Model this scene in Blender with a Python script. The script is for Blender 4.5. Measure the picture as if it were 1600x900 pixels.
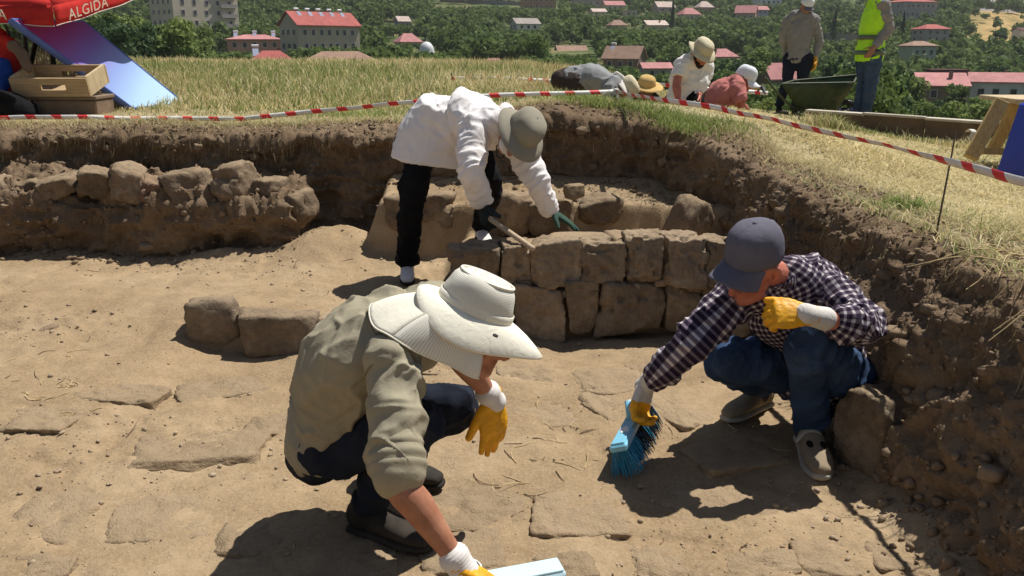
import bpy, bmesh, math, random
import numpy as np
from mathutils import Vector, Matrix, Quaternion

for o in list(bpy.data.objects):
    bpy.data.objects.remove(o, do_unlink=True)
scene = bpy.context.scene
COL = scene.collection
R = math.radians

# ------------------------------------------------------------------ camera
FPX, CAMH, PITCH = 1300.0, 1.5, R(16.3)          # focal length in photo pixels, height, tilt
cam_data = bpy.data.cameras.new('camera')
cam = bpy.data.objects.new('camera', cam_data); COL.objects.link(cam)
cam.location = (0, 0, CAMH); cam.rotation_euler = (R(90) - PITCH, 0, 0)
cam_data.sensor_width = 36.0; cam_data.lens = 36.0 * FPX / 1600.0
cam_data.clip_start = 0.05; cam_data.clip_end = 12000
scene.camera = cam
scene.render.resolution_x, scene.render.resolution_y = 1024, 576

# ------------------------------------------------------------------ light
SUN = Vector((0.42, 0.33, 1.0)).normalized()       # towards the sun: right of and beyond the trench
world = bpy.data.worlds.new('World'); scene.world = world; world.use_nodes = True
wn = world.node_tree.nodes; wl = world.node_tree.links; wn.clear()
wo = wn.new('ShaderNodeOutputWorld'); wb = wn.new('ShaderNodeBackground'); ws = wn.new('ShaderNodeTexSky')
ws.sky_type = 'NISHITA'; ws.sun_disc = False
ws.sun_elevation = math.asin(SUN.z); ws.sun_rotation = math.atan2(SUN.x, SUN.y)
ws.air_density = 0.9; ws.dust_density = 0.4; ws.ozone_density = 1.0
wb.inputs['Strength'].default_value = 0.05
wl.new(ws.outputs[0], wb.inputs[0]); wl.new(wb.outputs[0], wo.inputs[0])
sd = bpy.data.lights.new('sun', 'SUN'); sd.energy = 5.0; sd.angle = R(0.53); sd.color = (1.0, 0.955, 0.88)
sun = bpy.data.objects.new('sun', sd); COL.objects.link(sun)
sun.rotation_euler = (-SUN).to_track_quat('-Z', 'Y').to_euler(); sun.location = (4, 3, 12)
vs = scene.view_settings
vs.view_transform = 'Standard'; vs.look = 'None'; vs.gamma = 1; vs.exposure = 0.32; vs.use_curve_mapping = False

# ------------------------------------------------------------------ numbers
C0 = np.array([0, 0, CAMH])
FW = np.array([0, math.cos(PITCH), -math.sin(PITCH)]); UP = np.array([0, math.sin(PITCH), math.cos(PITCH)]); RT = np.array([1., 0, 0])
def ray(px, py): return FW + RT * ((px - 800) / FPX) + UP * (-(py - 450) / FPX)
def PZ(px, py, z):
    r = ray(px, py); return C0 + r * ((z - CAMH) / r[2])
def PY(px, py, y):
    r = ray(px, py); return C0 + r * (y / r[1])
def proj(P):
    v = np.asarray(P, float) - C0; c = v @ FW
    return np.stack([800 + FPX * (v @ RT) / c, 450 - FPX * (v @ UP) / c], -1)
def jt(px, py, parent, L, far=False):
    """the point seen at (px, py) that lies L metres from the joint it hangs on"""
    r = ray(px, py); r = r / np.linalg.norm(r); w = C0 - np.asarray(parent)
    b = w @ r; c = w @ w - L * L; q = b * b - c
    if q < 0: return C0 + r * (-b)
    return C0 + r * (-b + (math.sqrt(q) if far else -math.sqrt(q)))
def unit(v): v = np.asarray(v, float); return v / (np.linalg.norm(v) + 1e-12)
def lerp(a, b, t): return np.asarray(a, float) * (1 - t) + np.asarray(b, float) * t
def sstep(a, b, x): t = np.clip((np.asarray(x, float) - a) / (b - a), 0, 1); return t * t * (3 - 2 * t)

def _hash(i, j, k, s):
    h = (i.astype(np.uint32) * np.uint32(374761393) + j.astype(np.uint32) * np.uint32(668265263) + k.astype(np.uint32) * np.uint32(2147483647) + np.uint32(s * 974711 + 13))
    h = (h ^ (h >> np.uint32(13))) * np.uint32(1274126177); h = h ^ (h >> np.uint32(16))
    h = (h * np.uint32(2246822519)); h = h ^ (h >> np.uint32(15))
    return h.astype(np.float64) / 4294967295.0
def vnoise(P, s=0):
    P = np.asarray(P, float); f = np.floor(P); t = P - f; t = t * t * t * (t * (t * 6 - 15) + 10); f = f.astype(np.int64)
    i, j, k = f[..., 0], f[..., 1], f[..., 2]; out = 0
    for a in (0, 1):
        wa = t[..., 0] if a else 1 - t[..., 0]
        for b in (0, 1):
            w2 = wa * (t[..., 1] if b else 1 - t[..., 1])
            for c in (0, 1):
                out = out + w2 * (t[..., 2] if c else 1 - t[..., 2]) * _hash(i + a, j + b, k + c, s)
    return out
def fbm(P, o=4, s=0, g=0.5):
    P = np.asarray(P, float); v = 0; a = 1; n = 0
    for k in range(o): v = v + a * (vnoise(P, s + k * 7) - 0.5); n += a; P = P * 2.03 + 17.3; a *= g
    return v / n * 2
def ridge(P, o=3, s=0):
    P = np.asarray(P, float); v = 0; a = 1; n = 0
    for k in range(o): v = v + a * (1 - np.abs(2 * vnoise(P, s + k * 11) - 1)); n += a; P = P * 2.1 + 5.1; a *= .5
    return v / n
def xyz(x, y, z=0.0): return np.stack(np.broadcast_arrays(np.asarray(x, float), np.asarray(y, float), np.asarray(z, float)), -1)

# ------------------------------------------------------------------ objects
def mesh(name, V, F, smooth=True):
    me = bpy.data.meshes.new(name)
    V = np.asarray(V, np.float32)
    if isinstance(F, np.ndarray):
        n, k = F.shape
        me.vertices.add(len(V)); me.vertices.foreach_set('co', V.ravel())
        me.loops.add(n * k); me.loops.foreach_set('vertex_index', F.ravel().astype(np.int32))
        me.polygons.add(n); me.polygons.foreach_set('loop_start', np.arange(0, n * k, k, dtype=np.int32))
        me.polygons.foreach_set('loop_total', np.full(n, k, np.int32)) if False else None
        me.update(calc_edges=True)
    else:
        me.from_pydata([tuple(map(float, v)) for v in V], [], [tuple(map(int, f)) for f in F]); me.update()
    me.validate()
    if smooth: me.polygons.foreach_set('use_smooth', np.ones(len(me.polygons), bool))
    return me
def link(name, me, m=None, parent=None, loc=None):
    o = bpy.data.objects.new(name, me); COL.objects.link(o)
    if m is not None and me is not None and len(me.materials) == 0: me.materials.append(m)
    if parent is not None: o.parent = parent
    if loc is not None: o.location = loc
    return o
def obj(name, V, F, m, parent=None, smooth=True):
    """world-space vertices; under a parent Empty they are stored relative to it"""
    V = np.asarray(V, float)
    if parent is not None: V = V - np.array(origin(parent))
    return link(name, mesh(name, V, F, smooth), m, parent)
def origin(o):
    p = np.array(o.location)
    while o.parent is not None: o = o.parent; p = p + np.array(o.location)
    return p
def empty(name, loc, label=None, cat=None, group=None):
    o = bpy.data.objects.new(name, None); COL.objects.link(o); o.location = [float(c) for c in loc]
    o.empty_display_size = .1
    if label: tag(o, label, cat, group, 'thing')
    return o
def tag(o, label=None, cat=None, group=None, kind=None):
    if label: o['label'] = label
    if cat: o['category'] = cat
    if group: o['group'] = group
    if kind: o['kind'] = kind
    return o
def copy_tree(o, parent=None):
    c = o.copy(); COL.objects.link(c)
    if parent is not None: c.parent = parent
    for ch in list(o.children): copy_tree(ch, c)
    return c
def cat(parts):
    Vs, Fs, n = [], [], 0
    for V, F in parts:
        V = np.asarray(V, float); Vs.append(V); Fs += [tuple(int(i) + n for i in f) for f in F]; n += len(V)
    return np.concatenate(Vs), Fs
def grid_faces(nu, nv, closed_u=False):
    """vertex index = u * nv + v"""
    u = np.arange(nu if closed_u else nu - 1); v = np.arange(nv - 1)
    U, W = np.meshgrid(u, v, indexing='ij'); U2 = (U + 1) % nu
    return np.stack([U * nv + W, U2 * nv + W, U2 * nv + W + 1, U * nv + W + 1], -1).reshape(-1, 4)
def box(c, s, rot=None, taper=1.0):
    c = np.asarray(c, float); s = np.asarray(s, float) / 2
    V = np.array([(x, y, z) for z in (-1, 1) for y in (-1, 1) for x in (-1, 1)], float)
    V[4:, :2] *= taper
    V = V * s
    if rot is not None: V = V @ np.asarray(rot).T
    return V + c, [(0, 2, 3, 1), (4, 5, 7, 6), (0, 1, 5, 4), (2, 6, 7, 3), (0, 4, 6, 2), (1, 3, 7, 5)]
def bbox(c, s, rot=None, b=.006):
    """box with chamfered edges"""
    c = np.asarray(c, float); s = np.asarray(s, float) / 2; b = min(b, min(s) * .45)
    V = []; idx = {}
    for sx in (-1, 1):
        for sy in (-1, 1):
            for sz in (-1, 1):
                for a in range(3):
                    v = np.array([sx, sy, sz]) * s; w = v - np.array([sx, sy, sz]) * b; w[a] = v[a]
                    idx[(sx, sy, sz, a)] = len(V); V.append(w)
    F = []
    for a in range(3):
        for sg in (-1, 1):
            o = [(-1, -1), (1, -1), (1, 1), (-1, 1)]
            f = []
            for p, q in o:
                k = [0, 0, 0]; k[a] = sg; k[(a + 1) % 3] = p; k[(a + 2) % 3] = q; f.append(idx[(*k, a)])
            F.append(f if sg > 0 else f[::-1])
    for a in range(3):
        b1, b2 = (a + 1) % 3, (a + 2) % 3
        for p in (-1, 1):
            for q in (-1, 1):
                k0 = [0, 0, 0]; k0[b1] = p; k0[b2] = q; k1 = list(k0); k0[a] = -1; k1[a] = 1
                f = [idx[(*k0, b1)], idx[(*k1, b1)], idx[(*k1, b2)], idx[(*k0, b2)]]
                F.append(f if p * q < 0 else f[::-1])
    for sx in (-1, 1):
        for sy in (-1, 1):
            for sz in (-1, 1):
                f = [idx[(sx, sy, sz, 0)], idx[(sx, sy, sz, 1)], idx[(sx, sy, sz, 2)]]
                F.append(f if sx * sy * sz > 0 else f[::-1])
    V = np.array(V)
    if rot is not None: V = V @ np.asarray(rot).T
    return V + c, F
def rotz(a): c, s = math.cos(a), math.sin(a); return np.array([[c, -s, 0], [s, c, 0], [0, 0, 1.]])
def rotx(a): c, s = math.cos(a), math.sin(a); return np.array([[1., 0, 0], [0, c, -s], [0, s, c]])
def roty(a): c, s = math.cos(a), math.sin(a); return np.array([[c, 0, s], [0, 1., 0], [-s, 0, c]])
def crom(P, sub):
    P = np.asarray(P, float)
    if len(P) < 3 or sub < 2:
        t = np.linspace(0, len(P) - 1, (len(P) - 1) * max(sub, 1) + 1); i = np.minimum(t.astype(int), len(P) - 2); f = (t - i)[:, None]
        return P[i] * (1 - f) + P[i + 1] * f
    Q = np.concatenate([[2 * P[0] - P[1]], P, [2 * P[-1] - P[-2]]]); out = []
    for i in range(1, len(Q) - 2):
        for k in range(sub):
            t = k / sub; a, b, c, d = Q[i - 1], Q[i], Q[i + 1], Q[i + 2]
            out.append(.5 * (2 * b + (c - a) * t + (2 * a - 5 * b + 4 * c - d) * t * t + (3 * b - a - 3 * c + d) * t ** 3))
    out.append(P[-1]); return np.array(out)
def tube(P, rad, side=None, n=14, sub=4, cap=True, flat=False):
    """swept tube with elliptical rings; rad: r or (r_side, r_other) for each point"""
    P = np.asarray(P, float); rad = np.array([(r, r) if np.isscalar(r) else tuple(r) for r in rad], float)
    S = None
    if side is not None:
        S = np.asarray(side, float)
        if S.ndim == 1: S = np.repeat(S[None], len(P), 0)
        S = crom(S, sub)
    P = crom(P, sub); rad = np.maximum(crom(rad, sub), 1e-4)
    T = np.gradient(P, axis=0); T /= np.linalg.norm(T, axis=1)[:, None] + 1e-12
    if S is None:
        s = np.cross(T[0], [0, 0, 1.]);
        if np.linalg.norm(s) < .1: s = np.cross(T[0], [0, 1., 0])
        S = []; s = unit(s)
        for t in T: s = unit(s - t * (s @ t)); S.append(s)
        S = np.array(S)
    else:
        S = S - T * (S * T).sum(1)[:, None]; S /= np.linalg.norm(S, axis=1)[:, None] + 1e-12
    N = np.cross(T, S)
    if cap and not flat:
        q = [(.98, .25), (.85, .53), (.6, .8), (.3, .955)]
        def ends(i, sg):
            r = rad[i].min(); return [(P[i] + T[i] * sg * r * b, S[i], N[i], rad[i] * a) for a, b in q]
        pre = ends(0, -1)[::-1]; post = ends(-1, 1)
        P = np.concatenate([[e[0] for e in pre], P, [e[0] for e in post]]); S = np.concatenate([[e[1] for e in pre], S, [e[1] for e in post]])
        N = np.concatenate([[e[2] for e in pre], N, [e[2] for e in post]]); rad = np.concatenate([[e[3] for e in pre], rad, [e[3] for e in post]])
    a = np.linspace(0, 2 * math.pi, n, endpoint=False)
    V = P[:, None] + S[:, None] * (np.cos(a)[None, :, None] * rad[:, None, :1]) + N[:, None] * (np.sin(a)[None, :, None] * rad[:, None, 1:])
    k = len(P); V = V.reshape(-1, 3); F = []
    for i in range(k - 1):
        for j in range(n):
            F.append((i * n + j, i * n + (j + 1) % n, (i + 1) * n + (j + 1) % n, (i + 1) * n + j))
    if cap:
        F.append(tuple(range(n))[::-1]); F.append(tuple(range((k - 1) * n, k * n)))
    return V, F
def ball(c, r, axes=None, nu=16, nv=12):
    r = np.array([r] * 3 if np.isscalar(r) else r, float)
    V = [(0, 0, -1)]
    for i in range(1, nv):
        t = math.pi * i / nv
        for j in range(nu): V.append((math.sin(t) * math.cos(2 * math.pi * j / nu), math.sin(t) * math.sin(2 * math.pi * j / nu), -math.cos(t)))
    V.append((0, 0, 1)); V = np.array(V) * r
    if axes is not None: V = V @ np.asarray(axes)      # rows of axes: local x, y, z in world
    F = [(0, 1 + (j + 1) % nu, 1 + j) for j in range(nu)]
    for i in range(nv - 2):
        for j in range(nu):
            a = 1 + i * nu; F.append((a + j, a + (j + 1) % nu, a + nu + (j + 1) % nu, a + nu + j))
    e = len(V) - 1; a = 1 + (nv - 2) * nu
    F += [(a + j, a + (j + 1) % nu, e) for j in range(nu)]
    return V + np.asarray(c, float), F
def fuse(parts, vox, smooth=4, fac=.5):
    """one continuous skin over overlapping closed parts"""
    V, F = cat(parts); me = mesh('tmp', V, F); o = bpy.data.objects.new('tmp', me); COL.objects.link(o)
    m = o.modifiers.new('r', 'REMESH'); m.mode = 'VOXEL'; m.voxel_size = vox; m.adaptivity = 0
    if smooth:
        s = o.modifiers.new('s', 'SMOOTH'); s.iterations = smooth; s.factor = fac
    dg = bpy.context.evaluated_depsgraph_get(); ev = o.evaluated_get(dg); em = ev.to_mesh()
    n = len(em.vertices); V = np.empty(n * 3, np.float32); em.vertices.foreach_get('co', V); V = V.reshape(-1, 3).astype(float)
    F = [tuple(p.vertices) for p in em.polygons]
    Nn = np.empty(n * 3, np.float32); em.vertices.foreach_get('normal', Nn); Nn = Nn.reshape(-1, 3).astype(float)
    ev.to_mesh_clear(); bpy.data.objects.remove(o, do_unlink=True); bpy.data.meshes.remove(me)
    return V, F, Nn
def set_attr(me, name, vals):
    a = me.attributes.new(name, 'FLOAT_COLOR', 'POINT'); v = np.ones((len(me.vertices), 4), np.float32); vals = np.asarray(vals, np.float32)
    v[:, :vals.shape[1]] = vals; a.data.foreach_set('color', v.ravel())
def set_corner(me, name, vals):
    a = me.attributes.new(name, 'FLOAT_VECTOR', 'CORNER'); a.data.foreach_set('vector', np.asarray(vals, np.float32).ravel())
# ------------------------------------------------------------------ materials
MATS = {}
class NT:
    def __init__(self, name):
        self.m = bpy.data.materials.new(name); self.m.use_nodes = True; self.t = self.m.node_tree; self.t.nodes.clear()
        self.out = self.t.nodes.new('ShaderNodeOutputMaterial'); self.b = self.n('ShaderNodeBsdfPrincipled'); self.l(self.b.outputs[0], self.out.inputs[0])
        MATS[name] = self.m
    def n(self, ty, **kw):
        x = self.t.nodes.new(ty)
        for k, v in kw.items():
            if k in x.inputs: x.inputs[k].default_value = v
            else: setattr(x, k, v)
        return x
    def l(self, a, b): self.t.links.new(a, b)
    def coord(self, kind='Object', scale=None):
        c = self.n('ShaderNodeTexCoord').outputs[kind]
        if scale is not None:
            m = self.n('ShaderNodeMapping'); m.inputs['Scale'].default_value = scale; self.l(c, m.inputs[0]); c = m.outputs[0]
        return c
    def noise(self, co, scale, detail=5, rough=.55, dist=0.0):
        x = self.n('ShaderNodeTexNoise'); x.inputs['Scale'].default_value = scale; x.inputs['Detail'].default_value = detail
        x.inputs['Roughness'].default_value = rough; x.inputs['Distortion'].default_value = dist
        if co is not None: self.l(co, x.inputs['Vector'])
        return x.outputs[0]
    def ramp(self, f, stops):
        r = self.n('ShaderNodeValToRGB'); e = r.color_ramp.elements
        while len(e) < len(stops): e.new(.5)
        for i, (p, c) in enumerate(stops): e[i].position = p; e[i].color = (*c, 1) if not np.isscalar(c) else (c, c, c, 1)
        self.l(f, r.inputs[0]); return r.outputs[0]
    def mix(self, f, a, b, mode='MIX'):
        x = self.n('ShaderNodeMix', data_type='RGBA', blend_type=mode)
        for s, v in ((0, f), (6, a), (7, b)):
            if hasattr(v, 'links'): self.l(v, x.inputs[s])
            elif s == 0: x.inputs[0].default_value = v
            else: x.inputs[s].default_value = (*v, 1)
        return x.outputs[2]
    def math(self, op, a, b=None, c=None):
        x = self.n('ShaderNodeMath', operation=op)
        for i, v in enumerate((a, b, c)):
            if v is None: continue
            if hasattr(v, 'links'): self.l(v, x.inputs[i])
            else: x.inputs[i].default_value = v
        return x.outputs[0]
    def bump(self, h, strength, dist, prev=None):
        x = self.n('ShaderNodeBump'); x.inputs['Strength'].default_value = strength; x.inputs['Distance'].default_value = dist
        self.l(h, x.inputs['Height'])
        if prev is not None: self.l(prev, x.inputs['Normal'])
        return x.outputs[0]
    def attr(self, name): return self.n('ShaderNodeAttribute', attribute_name=name)
    def fin(self, col=None, rough=.9, spec=.2, normal=None, metal=0):
        b = self.b
        if col is not None:
            if hasattr(col, 'links'): self.l(col, b.inputs['Base Color'])
            else: b.inputs['Base Color'].default_value = (*col, 1)
        if hasattr(rough, 'links'): self.l(rough, b.inputs['Roughness'])
        else: b.inputs['Roughness'].default_value = rough
        b.inputs['Specular IOR Level'].default_value = spec; b.inputs['Metallic'].default_value = metal
        if normal is not None: self.l(normal, b.inputs['Normal'])
        return self.m

def plain(name, c, rough=.7, var=.18, scale=14, bump=.15, bdist=.004, bscale=60, spec=.25, dirt=None, metal=0):
    t = NT(name); co = t.coord(); c = np.array(c)
    col = t.ramp(t.noise(co, scale), [(.3, tuple(c * (1 - var))), (.7, tuple(np.minimum(c * (1 + var), 1)))])
    if dirt is not None: col = t.mix(t.ramp(t.noise(co, scale * .45, 6, .65), [(.48, 0.), (.72, .75)]), col, dirt)
    return t.fin(col, rough, spec, t.bump(t.noise(co, bscale, 4), bump, bdist) if bump else None, metal)

def soil(name, a, b, c, pebbles=True, warm=.5):
    t = NT(name); co = t.coord()
    big = t.noise(co, 1.3, 6, .6); mid = t.noise(co, 7, 6, .62); fine = t.noise(co, 70, 5, .7)
    col = t.ramp(big, [(.3, a), (.5, b), (.72, c)])
    col = t.mix(t.ramp(mid, [(.35, 0.), (.7, .55)]), col, tuple(np.array(a) * .82))
    col = t.mix(t.ramp(fine, [(.42, 0.), (.75, .5)]), col, tuple(np.minimum(np.array(c) * 1.15, 1)))
    h = t.math('ADD', t.math('MULTIPLY', mid, .6), t.math('MULTIPLY', fine, .4)); nrm = t.bump(h, .55, .02)
    if pebbles:
        v = t.n('ShaderNodeTexVoronoi'); v.inputs['Scale'].default_value = 85; v.inputs['Randomness'].default_value = 1; t.l(co, v.inputs['Vector'])
        sel = t.ramp(v.outputs['Color'], [(.72, 0.), (.78, 1.)]); d = t.ramp(v.outputs['Distance'], [(.12, 1.), (.4, 0.)])
        k = t.math('MULTIPLY', sel, d); nrm = t.bump(k, .5, .008, nrm)
        col = t.mix(t.math('MULTIPLY', k, .35), col, (.5, .43, .33))
    return t.fin(col, .95, .1, nrm)

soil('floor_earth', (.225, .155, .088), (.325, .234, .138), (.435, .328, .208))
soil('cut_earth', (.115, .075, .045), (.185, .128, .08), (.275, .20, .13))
soil('field_earth', (.24, .19, .10), (.31, .255, .14), (.38, .32, .19))
soil('pebble', (.28, .21, .14), (.38, .29, .2), (.47, .38, .27), False)
soil('clod', (.16, .11, .07), (.23, .165, .108), (.31, .235, .16), False)

def stone_mat(name, a, b, c):
    t = NT(name); co = t.coord(); oi = t.n('ShaderNodeObjectInfo')
    off = t.n('ShaderNodeVectorMath', operation='ADD'); t.l(co, off.inputs[0])
    cx = t.n('ShaderNodeCombineXYZ'); m = t.math('MULTIPLY', oi.outputs['Random'], 37.)
    for i in range(3): t.l(m, cx.inputs[i])
    t.l(cx.outputs[0], off.inputs[1]); co = off.outputs[0]
    n1 = t.noise(co, 4, 7, .62); n2 = t.noise(co, 26, 6, .68); n3 = t.noise(co, 120, 4, .7)
    col = t.ramp(n1, [(.28, a), (.52, b), (.75, c)])
    col = t.mix(t.ramp(n2, [(.4, 0.), (.72, .7)]), col, tuple(np.array(a) * .75))
    col = t.mix(t.ramp(n3, [(.5, 0.), (.8, .35)]), col, (.55, .47, .36))
    hsv = t.n('ShaderNodeHueSaturation'); t.l(col, hsv.inputs['Color'])
    t.l(t.math('MULTIPLY_ADD', oi.outputs['Random'], .55, .70), hsv.inputs['Value'])
    sepn = t.n('ShaderNodeSeparateXYZ'); g = t.n('ShaderNodeNewGeometry'); t.l(g.outputs['Normal'], sepn.inputs[0])
    dust = t.math('MULTIPLY', t.ramp(sepn.outputs[2], [(.45, 0.), (.9, .8)]), t.ramp(n2, [(.35, 1.), (.75, .35)]))
    col = t.mix(dust, hsv.outputs[0], (.35, .26, .165))          # loose earth lies on what faces up
    h = t.math('ADD', t.math('MULTIPLY', n2, .7), t.math('MULTIPLY', n3, .3))
    return t.fin(col, .93, .12, t.bump(h, .9, .024))
stone_mat('block_stone', (.19, .14, .095), (.32, .245, .17), (.44, .355, .26))
stone_mat('red_stone', (.22, .125, .08), (.30, .17, .11), (.36, .22, .15))
stone_mat('slab_stone', (.27, .192, .114), (.37, .272, .168), (.46, .352, .232))
stone_mat('rubble_stone', (.15, .105, .068), (.25, .182, .12), (.36, .275, .19))

def blade_mat(name, trans=.4):
    t = NT(name); a = t.attr('col'); co = t.coord()
    col = t.mix(t.ramp(t.noise(co, 3), [(.35, 0.), (.7, .25)]), a.outputs['Color'], (.12, .10, .03))
    t.fin(col, .75, .15)
    tr = t.n('ShaderNodeBsdfTranslucent'); t.l(col, tr.inputs[0]); mx = t.n('ShaderNodeMixShader'); mx.inputs[0].default_value = trans
    t.l(t.b.outputs[0], mx.inputs[1]); t.l(tr.outputs[0], mx.inputs[2]); t.l(mx.outputs[0], t.out.inputs[0]); return t.m
blade_mat('grass_blade')
def leaf_mat(name, dark, mid, light):
    t = NT(name); a = t.attr('col'); oi = t.n('ShaderNodeObjectInfo')
    sep = t.n('ShaderNodeSeparateColor'); t.l(a.outputs['Color'], sep.inputs[0])
    f = t.math('ADD', t.math('MULTIPLY', sep.outputs[0], .5), t.math('MULTIPLY', oi.outputs['Random'], .5))
    col = t.ramp(f, [(.12, dark), (.5, mid), (.9, light)])
    t.fin(col, .7, .15)
    tr = t.n('ShaderNodeBsdfTranslucent'); t.l(col, tr.inputs[0]); mx = t.n('ShaderNodeMixShader'); mx.inputs[0].default_value = .38
    t.l(t.b.outputs[0], mx.inputs[1]); t.l(tr.outputs[0], mx.inputs[2]); t.l(mx.outputs[0], t.out.inputs[0]); return t.m
leaf_mat('leaf', (.085, .13, .036), (.175, .24, .068), (.29, .34, .115))
leaf_mat('leaf_dark', (.03, .06, .026), (.055, .098, .04), (.09, .14, .052))
leaf_mat('leaf_bright', (.10, .16, .04), (.18, .26, .065), (.27, .35, .11))
plain('bark', (.12, .085, .055), .9, .3, 5)

def cloth(name, c, var=.12, weave=420, rough=.92, dirt=None, sheen=.0, streak=0):
    t = NT(name); co = t.coord(); c = np.array(c)
    col = t.ramp(t.noise(co, 9, 5, .6), [(.3, tuple(c * (1 - var))), (.72, tuple(np.minimum(c * (1 + var), 1)))])
    if dirt is not None: col = t.mix(t.ramp(t.noise(co, 5, 6, .7), [(.5, 0.), (.78, .55)]), col, dirt)
    w = t.noise(co, weave, 2, .5); f = t.noise(co, 34, 4, .6, .8)
    nrm = t.bump(f, .35, .006); nrm = t.bump(w, .25, .0012, nrm)
    m = t.fin(col, rough, .12, nrm); t.b.inputs['Sheen Weight'].default_value = sheen; return m
cloth('khaki_cloth', (.335, .30, .215), .1, dirt=(.30, .25, .17))
cloth('khaki_dark', (.25, .215, .14), .1)
cloth('navy_cloth', (.018, .023, .037), .25, dirt=(.06, .055, .05))
cloth('denim', (.032, .058, .12), .3, dirt=(.12, .17, .26))
cloth('denim_faded', (.055, .085, .14), .35, dirt=(.17, .20, .24))
cloth('black_cloth', (.010, .010, .012), .2)
cloth('white_coat', (.86, .82, .81), .03, dirt=(.76, .70, .65))
cloth('white_tee', (.80, .77, .74), .05)
cloth('grey_cap', (.135, .13, .165), .1)
cloth('grey_shirt', (.27, .275, .28), .12)
cloth('grey_sweater', (.27, .255, .245), .12)
cloth('sand_hat', (.30, .275, .215), .08)
cloth('light_hat', (.58, .52, .36), .08)
cloth('straw_hat', (.55, .38, .15), .2, 200)
cloth('pink_shirt', (.50, .19, .17), .12)
cloth('dark_brown', (.06, .045, .04), .2)
cloth('cream_hat', (.83, .79, .66), .04)
cloth('white_cap', (.75, .78, .82), .05)
cloth('dirty_white', (.66, .63, .58), .08, dirt=(.45, .38, .28))
cloth('red_cloth', (.52, .035, .03), .18)
cloth('blue_cloth', (.02, .06, .28), .25)
cloth('teal_glove', (.045, .085, .066), .2, 250)
cloth('slate_glove', (.025, .035, .04), .25, 250)
plain('yellow_glove', (.83, .40, .012), .5, .15, 30, .7, .006, 38, .35, dirt=(.40, .21, .05))
plain('white_sock', (.72, .69, .66), .9, .06)
plain('shoe_tan', (.27, .215, .145), .8, .16, 18, .3)
plain('shoe_sole', (.42, .39, .33), .85, .12, 18, .2)
plain('shoe_dark', (.03, .026, .022), .85, .25, 12, .3, dirt=(.075, .058, .042))
plain('shoe_grey', (.22, .2, .18), .8, .2, 12, .3, dirt=(.3, .24, .17))
plain('hair', (.018, .014, .011), .6, .3, 40, .5, .004, 160)
plain('beard', (.022, .014, .010), .8, .3, 40, .6, .004, 160)
def skin(name, c):
    t = NT(name); co = t.coord(); c = np.array(c)
    col = t.ramp(t.noise(co, 22, 5, .6), [(.3, tuple(c * (.78, .68, .64))), (.7, tuple(c * 1.1))])
    col = t.mix(t.ramp(t.noise(co, 160, 3), [(.58, 0.), (.75, .35)]), col, tuple(c * .45))
    m = t.fin(col, .5, .35, t.bump(t.noise(co, 140, 4), .25, .0025))
    t.b.inputs['Subsurface Weight'].default_value = .12; t.b.inputs['Subsurface Radius'].default_value = (.012, .004, .002); return m
skin('skin_tan', (.43, .205, .125)); skin('skin_red', (.52, .19, .125)); skin('skin_mid', (.36, .18, .115))
def check_mat():
    t = NT('check_cloth'); a = t.attr('cuv'); s = t.n('ShaderNodeSeparateXYZ'); t.l(a.outputs['Vector'], s.inputs[0])
    def band(x):
        w = t.math('FRACT', t.math('MULTIPLY', x, 1 / .026)); w = t.math('ABSOLUTE', t.math('SUBTRACT', w, .5))
        return t.ramp(w, [(.27, 0.), (.34, 1.)])
    u, v = band(s.outputs[0]), band(s.outputs[1]); f = t.math('MULTIPLY', t.math('ADD', u, v), .5)
    col = t.ramp(f, [(0., (.024, .016, .034)), (.5, (.15, .12, .155)), (1., (.58, .54, .54))])
    co = t.coord(); nrm = t.bump(t.noise(co, 34, 4, .6, .8), .35, .006)
    return t.fin(col, .9, .12, nrm)
check_mat()
def mesh_fabric():
    t = NT('mesh_fabric'); a = t.attr('cuv'); s = t.n('ShaderNodeSeparateXYZ'); t.l(a.outputs['Vector'], s.inputs[0])
    def w(x): return t.math('SINE', t.math('MULTIPLY', x, 2 * math.pi / .0078))
    hole = t.ramp(t.math('MULTIPLY', w(t.math('ADD', s.outputs[0], s.outputs[1])), w(t.math('SUBTRACT', s.outputs[0], s.outputs[1]))), [(.55, 0.), (.8, .9)])
    t.fin((.78, .75, .65), .9, .1)
    tr = t.n('ShaderNodeBsdfTransparent'); mx = t.n('ShaderNodeMixShader'); t.l(hole, mx.inputs[0])
    t.l(t.b.outputs[0], mx.inputs[1]); t.l(tr.outputs[0], mx.inputs[2]); t.l(mx.outputs[0], t.out.inputs[0]); return t.m
mesh_fabric()
def tape_mat():
    t = NT('barrier_tape'); a = t.attr('cuv'); s = t.n('ShaderNodeSeparateXYZ'); t.l(a.outputs['Vector'], s.inputs[0])
    w = t.math('FRACT', t.math('MULTIPLY_ADD', s.outputs[1], .05, t.math('MULTIPLY', s.outputs[0], 1 / .19)))
    f = t.math('LESS_THAN', w, .38); co = t.coord()
    wh = t.ramp(t.noise(co, 12), [(.35, (.70, .67, .62)), (.65, (.84, .81, .77))])
    return t.fin(t.mix(f, wh, (.72, .045, .05)), .45, .4)
tape_mat()
def wood(name, c, rough=.75, sc=(3, 3, 40)):
    t = NT(name); co = t.coord('Object', sc); c = np.array(c)
    col = t.ramp(t.noise(co, 3, 6, .65, .6), [(.3, tuple(c * .66)), (.55, tuple(c)), (.78, tuple(np.minimum(c * 1.25, 1)))])
    return t.fin(col, rough, .2, t.bump(t.noise(co, 9, 5), .3, .004))
wood('crate_wood', (.46, .33, .19), sc=(2, 30, 30)); wood('pale_wood', (.56, .44, .27), sc=(20, 20, 3)); wood('handle_wood', (.52, .40, .27), sc=(30, 30, 3)); wood('old_wood', (.22, .16, .11), sc=(3, 30, 30))
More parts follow.
